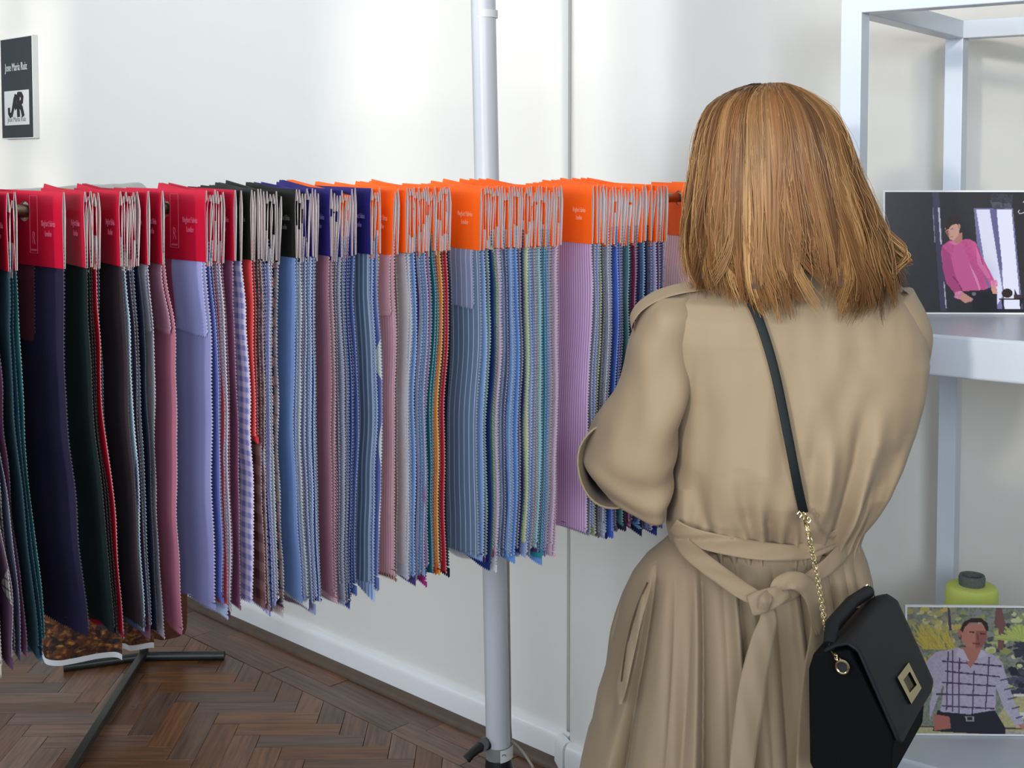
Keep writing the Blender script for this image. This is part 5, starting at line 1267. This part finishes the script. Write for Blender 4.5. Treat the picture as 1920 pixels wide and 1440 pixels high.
# eyelet in the side
ec = at(1581, 1249, BY-.004)-AX*.004
mb = MB(); rr = .0085; pts = [ec+CX*rr*math.cos(t)+Vector((0, 0, rr*1.05*math.sin(t))) for t in np.linspace(0, 2*PI, 25)]; mb.tube(pts, .0019, 8, caps=False); mb.build('eyelet', M_gold, bag, smooth=True)
mb = MB(); mb.add([ec+AX*.001+CX*.0075*math.cos(t)+Vector((0, 0, .0078*math.sin(t))) for t in np.linspace(0, 2*PI, 20, endpoint=False)], [tuple(range(20))]); mb.build('eyelet_hole', M_ink, bag)
mb = MB(); mb.frame_box(bp_(.02, -.218*S_, .03), CX*.006, AX*.012, Vector((0, 0, .004))); mb.build('foot_stud', M_gold, bag, bevel=.001)
# strap and chain
sp_pts = [(1362, 505), (1390, 540), (1412, 572), (1428, 612), (1445, 665), (1459, 722), (1472, 790), (1484, 850), (1495, 910), (1507, 962)]
vs = []
for j, (x, y) in enumerate(sp_pts):
    a = sp_pts[max(0, j-1)]; b = sp_pts[min(len(sp_pts)-1, j+1)]; dx, dy = b[0]-a[0], b[1]-a[1]; L = math.hypot(dx, dy); nx, ny = -dy/L, dx/L
    Y = min(coat_surf(x, y) if y > 520 else 2.03, 2.03)-.008
    Y = coat_surf(x, max(y, 545))-(.012+.016*max(0, (y-800)/160))
    for s in (-1, 1):
        for o_ in (0, .003): p = at(x+nx*9.5*s, y+ny*9.5*s, Y+o_-(.0)); vs.append(p)
fs = []
for j in range(len(sp_pts)-1):
    a = 4*j; b = a+4; fs += [(a, b, b+2, a+2), (a+1, a+3, b+3, b+1), (a, a+1, b+1, b), (a+2, b+2, b+3, a+3)]
so_ = mesh_obj('strap', vs, fs, mat('black_strap_leather', srgb((20, 28, 30)), .6, spec=.25), None, True); place(so_, bag); mm = so_.modifiers.new('s', 'SUBSURF'); mm.levels = 2; mm.render_levels = 2
bm_ = bmesh.new(); bm_.from_mesh(so_.data); bmesh.ops.recalc_face_normals(bm_, faces=bm_.faces); bm_.to_mesh(so_.data); bm_.free()
mb = MB(); 
for (x, y) in ((1499, 964), (1516, 974)): mb.tube([at(x-4, y, 1.935), at(x, y-5, 1.935), at(x+5, y, 1.935), at(x, y+7, 1.935), at(x-4, y, 1.935)], .0018, 8)
mb.build('chain_ring', M_gold, bag, smooth=True)
ch = [(1508, 968, 1.935), (1514, 990, 1.935), (1521, 1020, 1.925), (1529, 1065, 1.90), (1537, 1110, 1.86), (1545, 1160, 1.82), (1556, 1205, 1.775), (1566, 1230, 1.75), (1580, 1246, 1.734)]
cpts = [at(*c) for c in ch]; seg = []; 
for a, b in zip(cpts, cpts[1:]):
    n_ = max(1, int((b-a).length/.0005)); seg += [a+(b-a)*i/n_ for i in range(n_)]
tot = len(seg); step = 13; mb = MB(); i = 0; tog = 0
while i+step < tot:
    p = seg[i]; d = (seg[min(tot-1, i+step)]-p).normalized(); u_ = Vector((0, -1, 0)); s1 = d.cross(u_).normalized(); u_ = s1.cross(d)
    ang = (.7 if tog else -.55); s2 = s1*math.cos(ang)+u_*math.sin(ang); tog ^= 1
    lp = [p+d*.0062*math.cos(t)+s2*.0034*math.sin(t) for t in np.linspace(0, 2*PI, 11)]
    mb.tube(lp, .0012, 6, caps=False); i += step
cho = mb.build('chain', M_gold, bag, smooth=True); cho['kind'] = 'stuff'
mb = MB()
for k in range(4):
    p = at(1627+k*3, 1103+k*5, 1.95); mb.tube([p+Vector((.0034*math.sin(t), .001, .0055*math.cos(t))) for t in np.linspace(0, 2*PI, 9)], .0012, 6, caps=False)
c2 = mb.build('chain_end', M_gold, bag, smooth=True); c2['kind'] = 'stuff'
